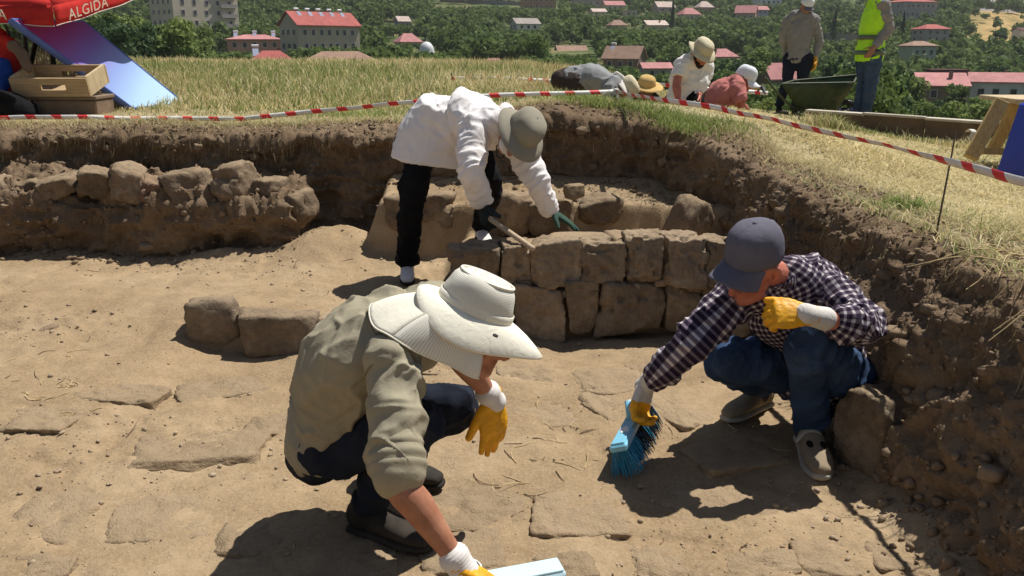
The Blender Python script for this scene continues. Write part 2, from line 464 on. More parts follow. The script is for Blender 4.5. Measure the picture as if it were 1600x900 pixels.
wood('ochre_wood', (.56, .38, .16), sc=(20, 20, 3))
plain('blue_plastic', (.22, .55, .74), .35, .05, 20, .03, .002, 60, .5, dirt=(.42, .52, .52))
plain('pale_plastic', (.50, .72, .82), .35, .04, 20, .03, .002, 60, .5)
plain('bristle', (.018, .26, .46), .4, .3, 60, 0, spec=.5)
plain('bristle_dark', (.012, .014, .02), .5, .3, 60, 0)
plain('white_plastic', (.78, .8, .8), .4, .03, 20, .02)
plain('hole_shade', (.008, .008, .008), .9, .1, 20, 0)  # near-black that paints the shade inside small openings
plain('black_plastic', (.02, .02, .022), .45, .2, 12, .1)
plain('green_metal', (.06, .085, .04), .5, .25, 10, .1, dirt=(.17, .14, .08))
plain('dark_metal', (.05, .05, .052), .5, .2, 20, .1, metal=.6)
plain('crate_blue', (.015, .045, .42), .4, .1, 12, .05, spec=.5)
plain('hivis', (.50, .93, .03), .6, .08, 12, .2)
plain('reflective', (.13, .15, .10), .4, .1, 30, .1)
plain('concrete_pale', (.55, .49, .40), .9, .15, 6, .3, .008, 40)
plain('earth_board', (.19, .13, .085), .9, .25, 6, .4, .008, 40)
plain('stake', (.05, .035, .02), .85, .3, 20, .2)
plain('straw', (.55, .42, .22), .8, .25, 8, 0)
plain('root', (.17, .11, .065), .9, .3, 10, 0)
# ------------------------------------------------------------------ the land
rng = np.random.default_rng(7)
_D = np.array([26, 45, 60, 100, 150, 220, 300, 400, 500, 700, 1000.])
_U = np.array([-.7, -.3, .1, .45, .56, .66])
_PYT = np.array([
    [101, 118, 128, 138, 120, 98, 74, 32, 4, -45, -90],
    [101, 118, 128, 138, 120, 98, 74, 32, 4, -45, -90],
    [125, 160, 165, 156, 132, 102, 72, 38, 12, -30, -70],
    [235, 262, 258, 230, 186, 130, 90, 54, 24, -15, -20],
    [240, 265, 260, 235, 190, 136, 92, 52, 14, 30, 70],
    [240, 265, 260, 235, 192, 140, 100, 66, 40, 60, 90]], float)
_ZT = np.array([[PY(800, p, d)[2] for p, d in zip(row, _D)] for row in _PYT])
def far_z(x, y):
    x, y = np.broadcast_arrays(np.asarray(x, float), np.asarray(y, float)); u = np.clip(x / np.maximum(y, 1), _U[0], _U[-1]); d = np.clip(y, _D[0], _D[-1])
    i = np.clip(np.searchsorted(_U, u) - 1, 0, len(_U) - 2); t = (u - _U[i]) / (_U[i + 1] - _U[i])
    j = np.clip(np.searchsorted(_D, d) - 1, 0, len(_D) - 2); s = (d - _D[j]) / (_D[j + 1] - _D[j])
    return (1 - t) * ((1 - s) * _ZT[i, j] + s * _ZT[i, j + 1]) + t * ((1 - s) * _ZT[i + 1, j] + s * _ZT[i + 1, j + 1])
PIT = (0.15, 3.3, 7.75, 10.2)                       # the second trench, where the other workers are
def up_flat(x, y):
    x, y = np.broadcast_arrays(np.asarray(x, float), np.asarray(y, float))
    z = .95 - .11 * np.clip(x - .3, 0, 9) - .02 * np.clip(y - 9, 0, 8) * sstep(2, 4, x)
    z = z + .16 * sstep(-.9, .4, x) * sstep(3.2, 1.9, x) * sstep(5.0, 6.3, y) * sstep(7.9, 7.6, y)      # the baulk between the two trenches stands higher
    return z + .035 * fbm(xyz(x * .6, y * .6), 3, 3) + .018 * fbm(xyz(x * 3.1, y * 3.1), 3, 5)
def up_z(x, y):
    x, y = np.broadcast_arrays(np.asarray(x, float), np.asarray(y, float)); z = up_flat(x, y)
    r = sstep(2., 4., x); b = sstep(24 - 9 * r, 29 - 10 * r, y)
    z = z * (1 - b) + b * (far_z(x, y) + .8 * fbm(xyz(x * .03, y * .03), 3, 9) * sstep(60, 150, y))
    return z
def pit_z(x, y, z):
    k = sstep(PIT[0] - .12, PIT[0], x) * sstep(PIT[1] + .12, PIT[1], x) * sstep(PIT[2] - .1, PIT[2], y) * sstep(PIT[3] + .1, PIT[3], y)
    return z * (1 - k) + k * .12
def spaced(lo, hi, step, far_lo, far_hi, g=1.13):
    a = list(np.arange(lo, hi + 1e-6, step)); s = step; v = hi
    while v < far_hi: s *= g; v += s; a.append(v)
    s = step; v = lo
    while v > far_lo: s *= g; v -= s; a.insert(0, v)
    return np.array(a)
gx = spaced(-7.2, 7.2, .09, -900, 900, 1.085); gy = spaced(-2.6, 13, .09, -60, 1150, 1.055)
X, Y_ = np.meshgrid(gx, gy, indexing='ij'); Zg = pit_z(X, Y_, up_z(X, Y_))
inside = (X > -6.12) & (X < 1.66) & (Y_ > -2.2) & (Y_ < 6.22)
Zg = np.where(inside, -.7, Zg)
V = np.stack([X, Y_, Zg], -1).reshape(-1, 3)
t = NT('ground_mat'); co = t.coord(); g = t.n('ShaderNodeSeparateXYZ'); t.l(t.n('ShaderNodeNewGeometry').outputs['Position'], g.inputs[0])
near = t.ramp(t.noise(co, 1.1, 6, .6), [(.3, (.27, .215, .115)), (.55, (.35, .29, .165)), (.75, (.42, .36, .22))])
far = t.ramp(t.noise(co, .05, 7, .6), [(.38, (.06, .095, .03)), (.52, (.10, .12, .045)), (.66, (.22, .18, .08))])
gold = t.ramp(t.noise(co, .09, 6, .6), [(.35, (.20, .16, .06)), (.5, (.40, .27, .11)), (.7, (.47, .33, .15))])
gm = t.math('MULTIPLY', t.ramp(t.math('DIVIDE', g.outputs[0], g.outputs[1]), [(.50, 0.), (.545, 1.)]), t.ramp(t.math('DIVIDE', g.outputs[1], 1000.), [(.26, 0.), (.32, 1.)]))
far = t.mix(gm, far, gold)
col = t.mix(t.ramp(t.math('DIVIDE', g.outputs[1], 100.), [(.3, 0.), (.5, 1.)]), near, far)
h = t.noise(co, 30, 6, .7); t.fin(col, .95, .1, t.bump(h, .6, .02))
ground = link('ground', mesh('ground', V, grid_faces(len(gx), len(gy))), MATS['ground_mat']); tag(ground, kind='structure')

# ---- trench floor
def floor_base(x, y):
    x, y = np.broadcast_arrays(np.asarray(x, float), np.asarray(y, float))
    ramp = .13 * sstep(2.7, 4.7, y); step = .135 * sstep(3.98, 4.10, y)
    z = np.where(x < -1.75, ramp, 0) + np.where((x >= -1.75) & (x < -1.5), ramp + (step - ramp) * sstep(-1.75, -1.5, x), 0) + np.where(x >= -1.5, step, 0)
    w = sstep(-.42, -.26, x)                          # fill behind the block wall
    blk = .41 * sstep(4.26, 4.36, y) - .11 * sstep(4.62, 4.8, y)
    z = z * (1 - w) + np.where(w > 0, blk, 0) * w
    led = sstep(-1.02, -.85, x) * sstep(5.34, 5.42, y); z = z * (1 - led) + led * np.maximum(.47 + .12 * sstep(5.5, 6., y), z)
    z = z + .16 * np.exp(-(((x + 1.25) / .32) ** 2 + ((y - 5.6) / .4) ** 2))
    z = z + .07 * np.exp(-(((x + 1.95) / .28) ** 2 + ((y - 5.42) / .1) ** 2))
    z = z + .10 * sstep(1.16, 1.42, x) * sstep(4.3, 2.2, y)
    return z
def floor_z(x, y, detail=True):
    x, y = np.broadcast_arrays(np.asarray(x, float), np.asarray(y, float)); P = xyz(x, y)
    z = floor_base(x + .03 * fbm(P * 5, 2, 31), y + .04 * fbm(P * 4, 3, 32))
    z = z + .038 * fbm(P * 1.3, 3, 11) + .017 * fbm(P * 4.7, 3, 12)
    if detail:
        e = ridge(P * 2.3 + .5 * fbm(P * 1.5, 2, 15)[..., None], 2, 14)
        z = z - .014 * sstep(.74, .95, e)
        rub = sstep(.45, .75, vnoise(P * 1.7, 16))
        z = z + (.003 + .011 * rub) * fbm(P * 21, 4, 13, .65) + .004 * fbm(P * 60, 2, 19)
    return z
fx = spaced(-3.4, 1.72, .0155, -6.2, 1.73, 1.08); fy = spaced(1.55, 6.2, .0155, -2.3, 6.22, 1.08)
X, Y_ = np.meshgrid(fx, fy, indexing='ij')
trench_floor = link('trench_floor', mesh('trench_floor', np.stack([X, Y_, floor_z(X, Y_)], -1).reshape(-1, 3), grid_faces(len(fx), len(fy))), MATS['floor_earth']); tag(trench_floor, kind='structure')

# ---- trench sides
EDGE = crom([(-6, -2.2), (-6, 0), (-6, 3), (-6, 5.6), (-5.7, 6.02), (-5.2, 6.08), (-3, 6.05), (-1, 6.06), (.4, 6.08), (1.0, 6.0), (1.36, 5.6), (1.47, 5.0), (1.52, 4.0), (1.5, 3.0), (1.5, 2.2), (1.5, 1.2), (1.5, -2.2)], 40)
_s = np.concatenate([[0], np.cumsum(np.linalg.norm(np.diff(EDGE, axis=0), axis=1))])
_sA = _s[np.argmin(np.abs(EDGE[:, 0] + 3.9) + np.abs(EDGE[:, 1] - 6.05))]; _sB = _s[np.argmin(np.abs(EDGE[:, 0] - 1.5) + np.abs(EDGE[:, 1] - 1.3))]
SS = np.concatenate([np.arange(0, _sA, .08), np.arange(_sA, _sB, .015), np.arange(_sB, _s[-1], .06)])
ex, ey = np.interp(SS, _s, EDGE[:, 0]), np.interp(SS, _s, EDGE[:, 1])
dx, dy = np.gradient(ex, SS), np.gradient(ey, SS); kk = np.hypot(dx, dy); nx, ny = -dy / kk, dx / kk
for _ in range(40): nx[1:-1] = (nx[:-2] + nx[1:-1] + nx[2:]) / 3; ny[1:-1] = (ny[:-2] + ny[1:-1] + ny[2:]) / 3
kk = np.hypot(nx, ny); nx /= kk; ny /= kk
PA = [(-.53, -.02), (-.52, .15), (-.55, .32), (-.56, .46), (-.46, .54), (-.28, .60), (-.10, .64), (-.05, .76), (-.07, .87), (.02, .935), (.15, .955), (.5, .90)]
PB = [(-.16, -.02), (-.14, .15), (-.11, .33), (-.09, .44), (-.08, .53), (-.07, .60), (-.06, .68), (-.06, .79), (-.07, .87), (.02, .935), (.15, .955), (.5, .90)]
PC = [(-.16, -.02), (-.13, .15), (-.09, .33), (-.06, .44), (-.03, .53), (-.01, .60), (.02, .68), (.05, .77), (.09, .855), (.17, .92), (.27, .955), (.6, .90)]
NPR = 88
def prof(P):
    P = np.array(P); l = np.concatenate([[0], np.cumsum(np.linalg.norm(np.diff(P, axis=0), axis=1))]); q = np.linspace(0, 1, NPR)
    return np.stack([np.interp(q, l / l[-1], P[:, 0]), np.interp(q, l / l[-1], P[:, 1])], -1)
pa, pb, pc = prof(PA), prof(PB), prof(PC)
wA = (sstep(-1.36, -1.5, ex + .06 * fbm(xyz(ex * 3, 0, 0), 2, 41)) * (ey > 5.5))[:, None, None]; wC = (sstep(5.9, 5.2, ey) * (ex > 1))[:, None, None]
pr = pa[None] * wA + pb[None] * (1 - wA) * (1 - wC) + pc[None] * wC
def wall_xyz():
    off, zz = pr[..., 0], pr[..., 1]; bx = ex[:, None] + nx[:, None] * off; by = ey[:, None] + ny[:, None] * off
    sc = up_flat(ex + nx * .2, ey + ny * .2) / .955; z = np.where(zz > .1, .1 + (zz - .1) * (sc[:, None] * .955 - .1) / .855, zz)
    P = np.stack([bx, by, z], -1); N = np.cross(np.gradient(P, axis=1), np.gradient(P, axis=0)); N /= np.linalg.norm(N, axis=2)[..., None] + 1e-9
    if (N[len(N) // 2, 20] @ np.array([0, -1, 0])) < 0 : N = -N
    top = sstep(.80, .93, z / sc[:, None]); face = 1 - top
    big = fbm(P * 2.2, 3, 51); clod = ridge(P * np.array([6, 6, 9]) + .6 * fbm(P * 5, 2, 55)[..., None], 3, 52) - .6; fine = fbm(P * 30, 4, 53, .65)
    d = face * (.07 * big + .16 * clod + .04 * fine) + top * (.02 * big + .018 * fine)
    over = np.exp(-((z / sc[:, None] - .84) / .05) ** 2); d = d + over * (.05 * vnoise(P * 4, 57) + .05 * (clod + .1)) * (1 - .6 * wC[..., 0])
    P = P + N * d[..., None]
    rim = sstep(NPR * .93, NPR - 1, np.arange(NPR))[None, :]; P[..., 2] -= .07 * rim
    return P
WP = wall_xyz()
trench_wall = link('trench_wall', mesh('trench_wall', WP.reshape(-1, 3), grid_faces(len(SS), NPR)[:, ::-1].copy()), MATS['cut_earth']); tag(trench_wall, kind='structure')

# ---- stones
def stone_verts(size, seed, res=8, power=8, rough=.05, pits=.02, cuts=7):
    """an angular block: the box cut by chamfer planes, then weathered"""
    l = np.linspace(-1, 1, res + 1); V = []; F = []; idx = {}
    def vid(p):
        k = tuple(np.round(p, 5))
        if k not in idx: idx[k] = len(V); V.append(p)
        return idx[k]
    for a in range(3):
        for sg in (-1, 1):
            for i in range(res):
                for j in range(res):
                    q = []
                    for u, v in ((i, j), (i + 1, j), (i + 1, j + 1), (i, j + 1)):
                        p = np.zeros(3); p[a] = sg; p[(a + 1) % 3] = l[u]; p[(a + 2) % 3] = l[v]; q.append(vid(p))
                    F.append(q if sg > 0 else q[::-1])
    D = np.array(V); g = np.random.default_rng(seed + 1000)
    pl = []
    for a in range(3):
        for sg in (-1, 1):
            n = g.normal(0, .09, 3); n[a] = sg; pl.append((unit(n), 1.0 * g.uniform(.93, 1.0)))
    for _ in range(cuts):
        n = g.choice([-1, 1], 3) * g.uniform(.25, 1, 3)
        if g.random() < .6: n[g.integers(3)] *= .1
        n = unit(n); pl.append((n, np.abs(n).sum() * g.uniform(.72, .9)))
    inv = sum(np.maximum((D @ n) / h, 0) ** (power * 3.2) for n, h in pl) ** (1 / (power * 3.2))
    P0 = D / inv[:, None]
    size = np.asarray(size, float) / 2; P = P0 * size; m = size.min()
    o = np.array([seed * 3.17, seed * 1.73, seed * 2.41]); f = 1 / max(m, .02)
    nr = unit_rows(D)
    d = rough * fbm(P * f * .7 + o, 3, 61) + rough * .7 * fbm(P * f * 2.3 + o, 3, 62) - pits * 1.6 * sstep(.6, .78, vnoise(P * f * 2.0 + o, 63)) + rough * .35 * fbm(P * f * 6 + o, 2, 64)
    return P + nr * (d * m * 2)[:, None], F
def unit_rows(A): return A / (np.linalg.norm(A, axis=1)[:, None] + 1e-12)
def stone(name, c, size, rot=None, seed=0, m='block_stone', parent=None, res=8, power=4.5, rough=.07, pits=.02, cuts=7):
    P, F = stone_verts(size, seed, res, power, rough, pits, cuts)
    if rot is not None: P = P @ np.asarray(rot).T
    return obj(name, P + np.asarray(c, float), F, MATS[m], parent)
_q = [0]
def sd_(): _q[0] += 1; return _q[0]

# block wall in front: front face at y = WY, read off the photograph
WY = 4.17
wall = empty('stone_wall', (.4, WY, 0), 'two-course wall of squared tan blocks in the middle of the trench', 'stone wall')
for x0, x1, y0, y1, r, m in [(699, 783, 389, 452, 7, 0), (781, 829, 386, 446, 7, 0), (829, 907, 383, 450, 6, 0), (906, 976, 383, 446, 8, 0), (979, 1037, 374, 445, 8, 0),
                       (1036, 1104, 374, 449, 7, 0), (1104, 1130, 378, 450, 7, 0), (1132, 1200, 380, 452, 7, 0),
                       (742, 803, 458, 530, 7, 0), (802, 886, 450, 532, 6, 0), (887, 936, 446, 524, 5, 1), (935, 1038, 443, 526, 7, 0), (1037, 1092, 450, 524, 5, 1), (1093, 1180, 452, 528, 7, 0)]:
    a, b = PY((x0 + x1) / 2, y0, WY), PY((x0 + x1) / 2, y1, WY); w = (x1 - x0) / FPX * math.hypot(WY, 1.2) * .985; h = a[2] - b[2]; dp = .22 + .08 * rng.random()
    jig = rng.uniform(-.018, .018); s = sd_()
    stone('stone', ((a[0] + b[0]) / 2, WY + dp / 2 + jig, (a[2] + b[2]) / 2), (w * rng.uniform(1.0, 1.03), dp, (h + .014) * rng.uniform(.99, 1.03)), rotz(rng.uniform(-.07, .07)) @ roty(rng.uniform(-.03, .03)), s, 'block_stone', wall, 28, 9, .075 if r > 5 else .05, .06 if r > 6 else .02, 4)
for px, py, w, d, h, z in [(985, 372, .24, .26, .10, .46), (905, 374, .36, .30, .07, .455), (835, 379, .16, .16, .06, .45), (800, 378, .2, .2, .08, .42), (1060, 372, .25, .25, .1, .45)]:
    p = PZ(px, py, z + h / 2); stone('stone', (p[0], p[1] + d * .3, z), (w, d, h), rotz(rng.uniform(-.2, .2)), sd_(), 'slab_stone', wall, 9, 4.5, .05)
for k in range(16):                                   # small stones wedged in the joints
    px = rng.uniform(730, 1100); p = PY(px, rng.uniform(440, 458), WY + .06)
    stone('stone', p, (rng.uniform(.04, .09), .09, rng.uniform(.03, .06)), rotz(rng.uniform(-1, 1)), sd_(), 'block_stone', wall, 4, 3, .12)
fillz = obj('fill', *tube([(-.3, WY + .17, .16), (.5, WY + .17, .2), (1.5, WY + .18, .2)], [(.16, .1)] * 3, (0, 0, 1), 10, 4), MATS['cut_earth'], wall)

# low course running left from it
course = empty('stone_course', (-1.1, 4.05, 0), 'single row of squared stones crossing the trench floor', 'stone row')
for x0, x1, y0, y1, dp in [(282, 366, 461, 548, .22), (366, 492, 476, 556, .2), (490, 530, 484, 552, .2), (528, 600, 488, 550, .2), (598, 660, 492, 546, .2), (655, 735, 494, 545, .2)]:
    b = PZ((x0 + x1) / 2, y1, -.01); top = PY((x0 + x1) / 2, y0 + (14 if x0 < 300 else 22), b[1]); w = (x1 - x0) / FPX * math.hypot(b[1], 1.3) * .99
    stone('stone', ((b[0] + top[0]) / 2, b[1] + dp / 2, (b[2] + top[2]) / 2), (w, dp, top[2] - b[2] + .02), rotz(rng.uniform(-.08, .08)), sd_(), 'block_stone', course, 10, 3.6 if x0 < 300 else 5, .07, .02)

# rubble wall along the far side, left
rub = empty('rubble_wall', (-2.9, 5.5, .1), 'ruined rubble wall of rough stones under the far trench edge', 'stone wall')
for x0, x1, y0, y1, mat_ in [(160, 210, 268, 318, 'block_stone'), (212, 252, 283, 321, 'red_stone'), (248, 318, 270, 330, 'block_stone'), (330, 384, 262, 318, 'block_stone'), (395, 432, 284, 318, 'block_stone'), (432, 478, 306, 354, 'block_stone'),
                       (110, 160, 270, 312, 'block_stone'), (45, 105, 282, 310, 'block_stone'), (0, 45, 290, 318, 'block_stone'), (262, 320, 318, 350, 'block_stone'), (318, 352, 310, 362, 'block_stone'), (380, 430, 352, 392, 'block_stone'),
                       (-70, -5, 285, 330, 'block_stone'), (100, 145, 335, 372, 'block_stone'), (170, 225, 340, 380, 'block_stone'), (10, 50, 340, 385, 'block_stone'), (440, 470, 356, 388, 'block_stone'), (226, 270, 345, 385, 'block_stone'), (285, 330, 352, 388, 'block_stone'), (340, 385, 330, 368, 'block_stone')]:
    yy = 5.5 if y0 < 300 else 5.52
    a, b = PY((x0 + x1) / 2, y0, yy), PY((x0 + x1) / 2, y1, yy); w = (x1 - x0) / FPX * 5.8
    stone('stone', ((a[0] + b[0]) / 2, yy + .145 + rng.uniform(-.03, .05), (a[2] + b[2]) / 2), (w * 1.05, .26, (a[2] - b[2]) * 1.08), rotz(rng.uniform(-.45, .45)) @ roty(rng.uniform(-.3, .3)) @ rotx(rng.uniform(-.25, .25)), sd_(), 'rubble_stone' if mat_ == 'block_stone' else mat_, rub, 11, 5, .14, .05, 11)

# stones of the ledge behind the block wall
ledge = empty('stone_ledge', (.1, 5.35, .3), 'row of larger stones on the earth ledge behind the block wall', 'stone row')
for px, y0, y1, w, yy, dp, m in [(655, 308, 362, .46, 5.36, .3, 0), (803, 306, 372, .24, 5.2, .3, 0), (866, 318, 374, .28, 5.18, .3, 0), (938, 314, 350, .34, 5.35, .3, 0)]:
    a, b = PY(px, y0, yy), PY(px, y1, yy)
    stone('stone', (a[0], yy + dp / 2, (a[2] + b[2]) / 2), (w, dp, a[2] - b[2] + .02), rotz(rng.uniform(-.2, .2)) @ roty(rng.uniform(-.08, .08)), sd_(), 'rubble_stone', ledge, 12, 5, .12, .04, 10)
a = PZ(897, 304, .60); ob = stone('loose_stone', (a[0], a[1], .625), (.13, .11, .085), rotz(.4), sd_(), 'slab_stone', None, 8, 2.6, .08); tag(ob, 'pale loose stone lying on the earth ledge behind the block wall', 'stone')
a = PY(1062, 340, 5.1); ob = stone('boulder', (a[0] + .06, 5.2, .36), (.2, .26, .44), roty(.34) @ rotz(.5), sd_(), 'rubble_stone', None, 14, 5, .1); tag(ob, 'dark boulder leaning against the right trench side behind the block wall', 'boulder')
a = PZ(1350, 742, .02); ob = stone('boulder', (a[0] + .075, a[1] + .09, .13), (.235, .25, .345), rotz(.3) @ roty(.06), sd_(), 'block_stone', None, 20, 5, .10, .03, 10); tag(ob, 'rough tan boulder beside the shoe of the man in the checked shirt', 'boulder')

a = PZ(62, 534, .03); ob = stone('loose_stone', (a[0], a[1] + .04, .035), (.17, .12, .10), rotz(.3) @ roty(-.2), sd_(), 'rubble_stone', None, 9, 4, .12); tag(ob, 'dark half-buried stone alone on the open floor left of the stone row', 'stone')
# paving slabs half buried in the floor
for px, py, wx, wy, ang in [(1130, 790, 112, 38, .02), (905, 802, 82, 34, .05), (1040, 880, 60, 26, -.05), (1190, 886, 62, 22, .1), (1295, 872, 56, 28, -.1), (1390, 868, 40, 24, .2), (955, 598, 52, 17, 0), (1008, 574, 30, 22, .3),
                         (860, 640, 62, 26, -.1), (955, 636, 40, 20, .2), (1050, 640, 36, 28, .5), (760, 782, 88, 32, -.05), (305, 702, 104, 26, .35), (262, 800, 106, 44, .1), (92, 790, 70, 40, .1), (196, 622, 62, 17, .05),
                         (345, 606, 62, 17, .2), (70, 660, 62, 20, 0), (60, 882, 52, 22, .2), (420, 660, 44, 15, .3), (820, 585, 42, 14, 0), (660, 575, 40, 12, 0), (1140, 712, 62, 30, .1), (400, 830, 60, 36, .2), (560, 870, 70, 34, 0), (720, 858, 60, 30, .1), (880, 885, 50, 20, .1)]:
    p = PZ(px, py, .0); q = PZ(px + wx, py, 0); r_ = PZ(px, py - wy, 0); w, d = 2 * abs(q[0] - p[0]), 2 * abs(r_[1] - p[1]); z = float(floor_z(p[0], p[1], False))
    stone('paving_stone', (p[0], p[1], z - .0395), (w * rng.uniform(.9, 1.12), d * rng.uniform(.9, 1.12), .09), rotz(ang + rng.uniform(-.2, .2)) @ rotx(rng.uniform(-.05, .02)) @ roty(rng.uniform(-.03, .03)), sd_(), 'slab_stone', trench_floor, 18, 10, .15, .0, 9)
# stones sticking out of the earth sides
for k in range(60):
    i = rng.integers(np.searchsorted(SS, _sA), np.searchsorted(SS, _sB)); j = rng.integers(6, 58); p = WP[i, j]; s = rng.uniform(.025, .075)
    stone('stone', p, (s * rng.uniform(.9, 1.6), s * rng.uniform(.8, 1.3), s * rng.uniform(.6, 1.)), rotz(rng.uniform(0, 3)) @ rotx(rng.uniform(-.5, .5)), sd_(), 'clod', trench_wall, 5, 4, .12)

# ---- pebbles and clods: too many to count
def ico():
    bm = bmesh.new(); bmesh.ops.create_icosphere(bm, subdivisions=1, radius=1); V = np.array([v.co[:] for v in bm.verts]); F = np.array([[v.index for v in f.verts] for f in bm.faces]); bm.free(); return V, F
IV, IF = ico()
def scatter_lumps(name, P, S, m, label, parent=None):
    n = len(P); D = IV[None] * (1 + rng.uniform(-.45, .35, (n, len(IV), 1))) * S[:, None, None] * rng.uniform(.6, 1.25, (n, 1, 3)) * np.array([1, 1, .8])
    a = rng.uniform(0, 6.28, n); c, s = np.cos(a), np.sin(a); D = np.stack([D[..., 0] * c[:, None] - D[..., 1] * s[:, None], D[..., 0] * s[:, None] + D[..., 1] * c[:, None], D[..., 2]], -1)
    V = (P[:, None] + D).reshape(-1, 3); F = (IF[None] + (np.arange(n) * len(IV))[:, None, None]).reshape(-1, 3)
    o = link(name, mesh(name, V, F, False), MATS[m], parent); tag(o, label, kind='stuff'); return o
n = 9000; x = rng.uniform(-3.4, 1.35, n); y = rng.uniform(1.6, 5.7, n); dens = vnoise(xyz(x * 1.7, y * 1.7), 16)
k = rng.random(n) < .12 + 1.3 * sstep(.45, .8, dens); x, y = x[k], y[k]; S = np.minimum(.0024 / rng.random(len(x)) ** .5, .013)
o = scatter_lumps('pebbles', xyz(x, y, floor_z(x, y) + S * .3), S, 'pebble', 'scattered small pebbles and crumbs of earth on the trench floor'); tag(o, cat='pebbles')
i = rng.integers(np.searchsorted(SS, _sA), np.searchsorted(SS, _sB), 9500); j = np.clip((rng.random(9500) ** 1.1 * 76).astype(int), 2, NPR - 8); S = np.minimum(.0058 / rng.random(9500) ** .42, .024)
o = scatter_lumps('clods', WP[i, j], S, 'clod', 'loose clods of earth clinging to the cut trench sides'); tag(o, cat='clods')
i = rng.integers(np.searchsorted(SS, _sA), np.searchsorted(SS, _sB), 900); bx_, by_ = WP[i, 3, 0] - nx[i] * np.abs(rng.normal(0, .1, 900)), WP[i, 3, 1] - ny[i] * np.abs(rng.normal(0, .1, 900)); S = np.minimum(.006 / rng.random(900) ** .45, .026)
o = scatter_lumps('clods', xyz(bx_, by_, floor_z(bx_, by_) + S * .4), S, 'clod', 'fallen crumbs of earth along the foot of the trench sides'); tag(o, cat='clods')
# ------------------------------------------------------------------ grass, straw, roots: too many to count
def blades(name, P, h, w, lean, col, label, seg=3, hang=False, az=None):
    n = len(P); a = rng.uniform(0, 2 * math.pi, n) if az is None else az; L = np.stack([np.cos(a), np.sin(a), 0 * a], -1); S = np.stack([-np.sin(a), np.cos(a), 0 * a], -1)
    tw = rng.uniform(-1, 1, n)[:, None]; S = S * np.cos(tw) + L * np.sin(tw); up = np.array([0, 0, -1. if hang else 1.]); rows = []
    for k in range(seg):
        t = k / seg; c = P + up * (h * t * (1 - .25 * lean * t))[:, None] + L * (h * lean * t ** 1.7)[:, None]; ww = (w * (1 - .75 * t))[:, None]; rows += [c - S * ww / 2, c + S * ww / 2]
    rows.append(P + up * (h * (1 - .45 * np.minimum(lean, 1.6)))[:, None] + L * (h * lean)[:, None])
    V = np.stack(rows, 1); m = 2 * seg + 1; F = []
    for k in range(seg - 1): F += [(2 * k, 2 * k + 1, 2 * k + 3), (2 * k, 2 * k + 3, 2 * k + 2)]
    F.append((2 * seg - 2, 2 * seg - 1, 2 * seg)); F = np.array(F); F = (F[None] + (np.arange(n) * m)[:, None, None]).reshape(-1, 3)
    me = mesh(name, V.reshape(-1, 3), F, False); set_attr(me, 'col', np.repeat(col, m, 0)); o = link(name, me, MATS['grass_blade']); tag(o, label, cat='grass', kind='stuff'); return o
STRAW = np.array([(.76, .65, .37), (.68, .56, .28), (.80, .71, .45), (.62, .52, .27), (.70, .62, .35)]); GREEN = np.array([(.20, .27, .075), (.26, .32, .10), (.16, .22, .06), (.32, .35, .12)])
def tint(x, y, g0, scale=.5, seed=81):
    """share of green blades varies in patches"""
    n = len(x); pr_ = np.clip(g0 + .75 * fbm(xyz(x * scale, y * scale), 3, seed), 0, 1); gr_ = rng.random(n) < pr_
    c = np.where(gr_[:, None], GREEN[rng.integers(0, 4, n)], STRAW[rng.integers(0, 5, n)]); return c * rng.uniform(.75, 1.2, (n, 1))
def not_pit(x, y, m=.05): return ~((x > PIT[0] - m) & (x < PIT[1] + m) & (y > PIT[2] - m) & (y < PIT[3] + m))
# the field beyond the trench
n = 150000; y = 6.25 * (28.5 / 6.25) ** rng.random(n); x = rng.uniform(-.70, .42, n) * y; k = (x < 2.4 + (y - 9) * .1) & not_pit(x, y) & (rng.random(n) < .35 + .65 * sstep(6.3, 8.2, y)); x, y = x[k], y[k]
hh = (.05 + .18 * sstep(6.6, 9.5, y) * (.55 + .9 * vnoise(xyz(x * .7, y * .7), 83))) * rng.uniform(.5, 1.3, len(x)) * (1 - .5 * sstep(.2, 1.2, x))
hh = hh * (1 - .6 * np.exp(-(((x + 3.9) / 1.1) ** 2 + ((y - 7.0) / 1.0) ** 2)))
blades('field_grass', xyz(x, y, up_z(x, y) - .015), hh, .0035 + .0011 * y * rng.uniform(.6, 1.3, len(x)), rng.uniform(.15, .9, len(x)), tint(x, y, .42, .45), 'tall dry grass of the field beyond the trench')
n = 26000; y = rng.uniform(9, 27, n); x = rng.uniform(-.68, .12, n) * y; blades('field_grass', xyz(x, y, up_z(x, y)), .20 * rng.uniform(.6, 1.5, n) * (.4 + .9 * vnoise(xyz(x * .6, y * .6), 84)), np.full(n, .004) + .0008 * y, rng.uniform(.1, .5, n), tint(x, y, .12) * np.array([1.05, 1.0, .95]), 'tall straw-coloured seed stems in the field', 2)
# mown verge on the right
n = 125000; y = 1.2 * (15.5 / 1.2) ** rng.random(n); x = 1.55 + rng.random(n) ** 1.3 * (.60 * y + .9); k = not_pit(x, y) & (rng.random(n) < .07 + .93 * sstep(1.62 + .25 * sstep(5, 4, y), 2.0 + .22 * sstep(5, 4, y), x + .3 * fbm(xyz(x * 2, y * 2), 2, 88))); x, y = x[k], y[k]; m_ = len(x)
blades('verge_grass', xyz(x, y, up_z(x, y) - .008), (.03 + .07 * vnoise(xyz(x * 1.2, y * 1.2), 85)) * rng.uniform(.6, 1.5, m_), .0028 + .0009 * y * rng.uniform(.7, 1.3, m_), rng.uniform(.5, 2.2, m_), tint(x, y, .12, .7, 86), 'short dry trodden grass beside the trench')
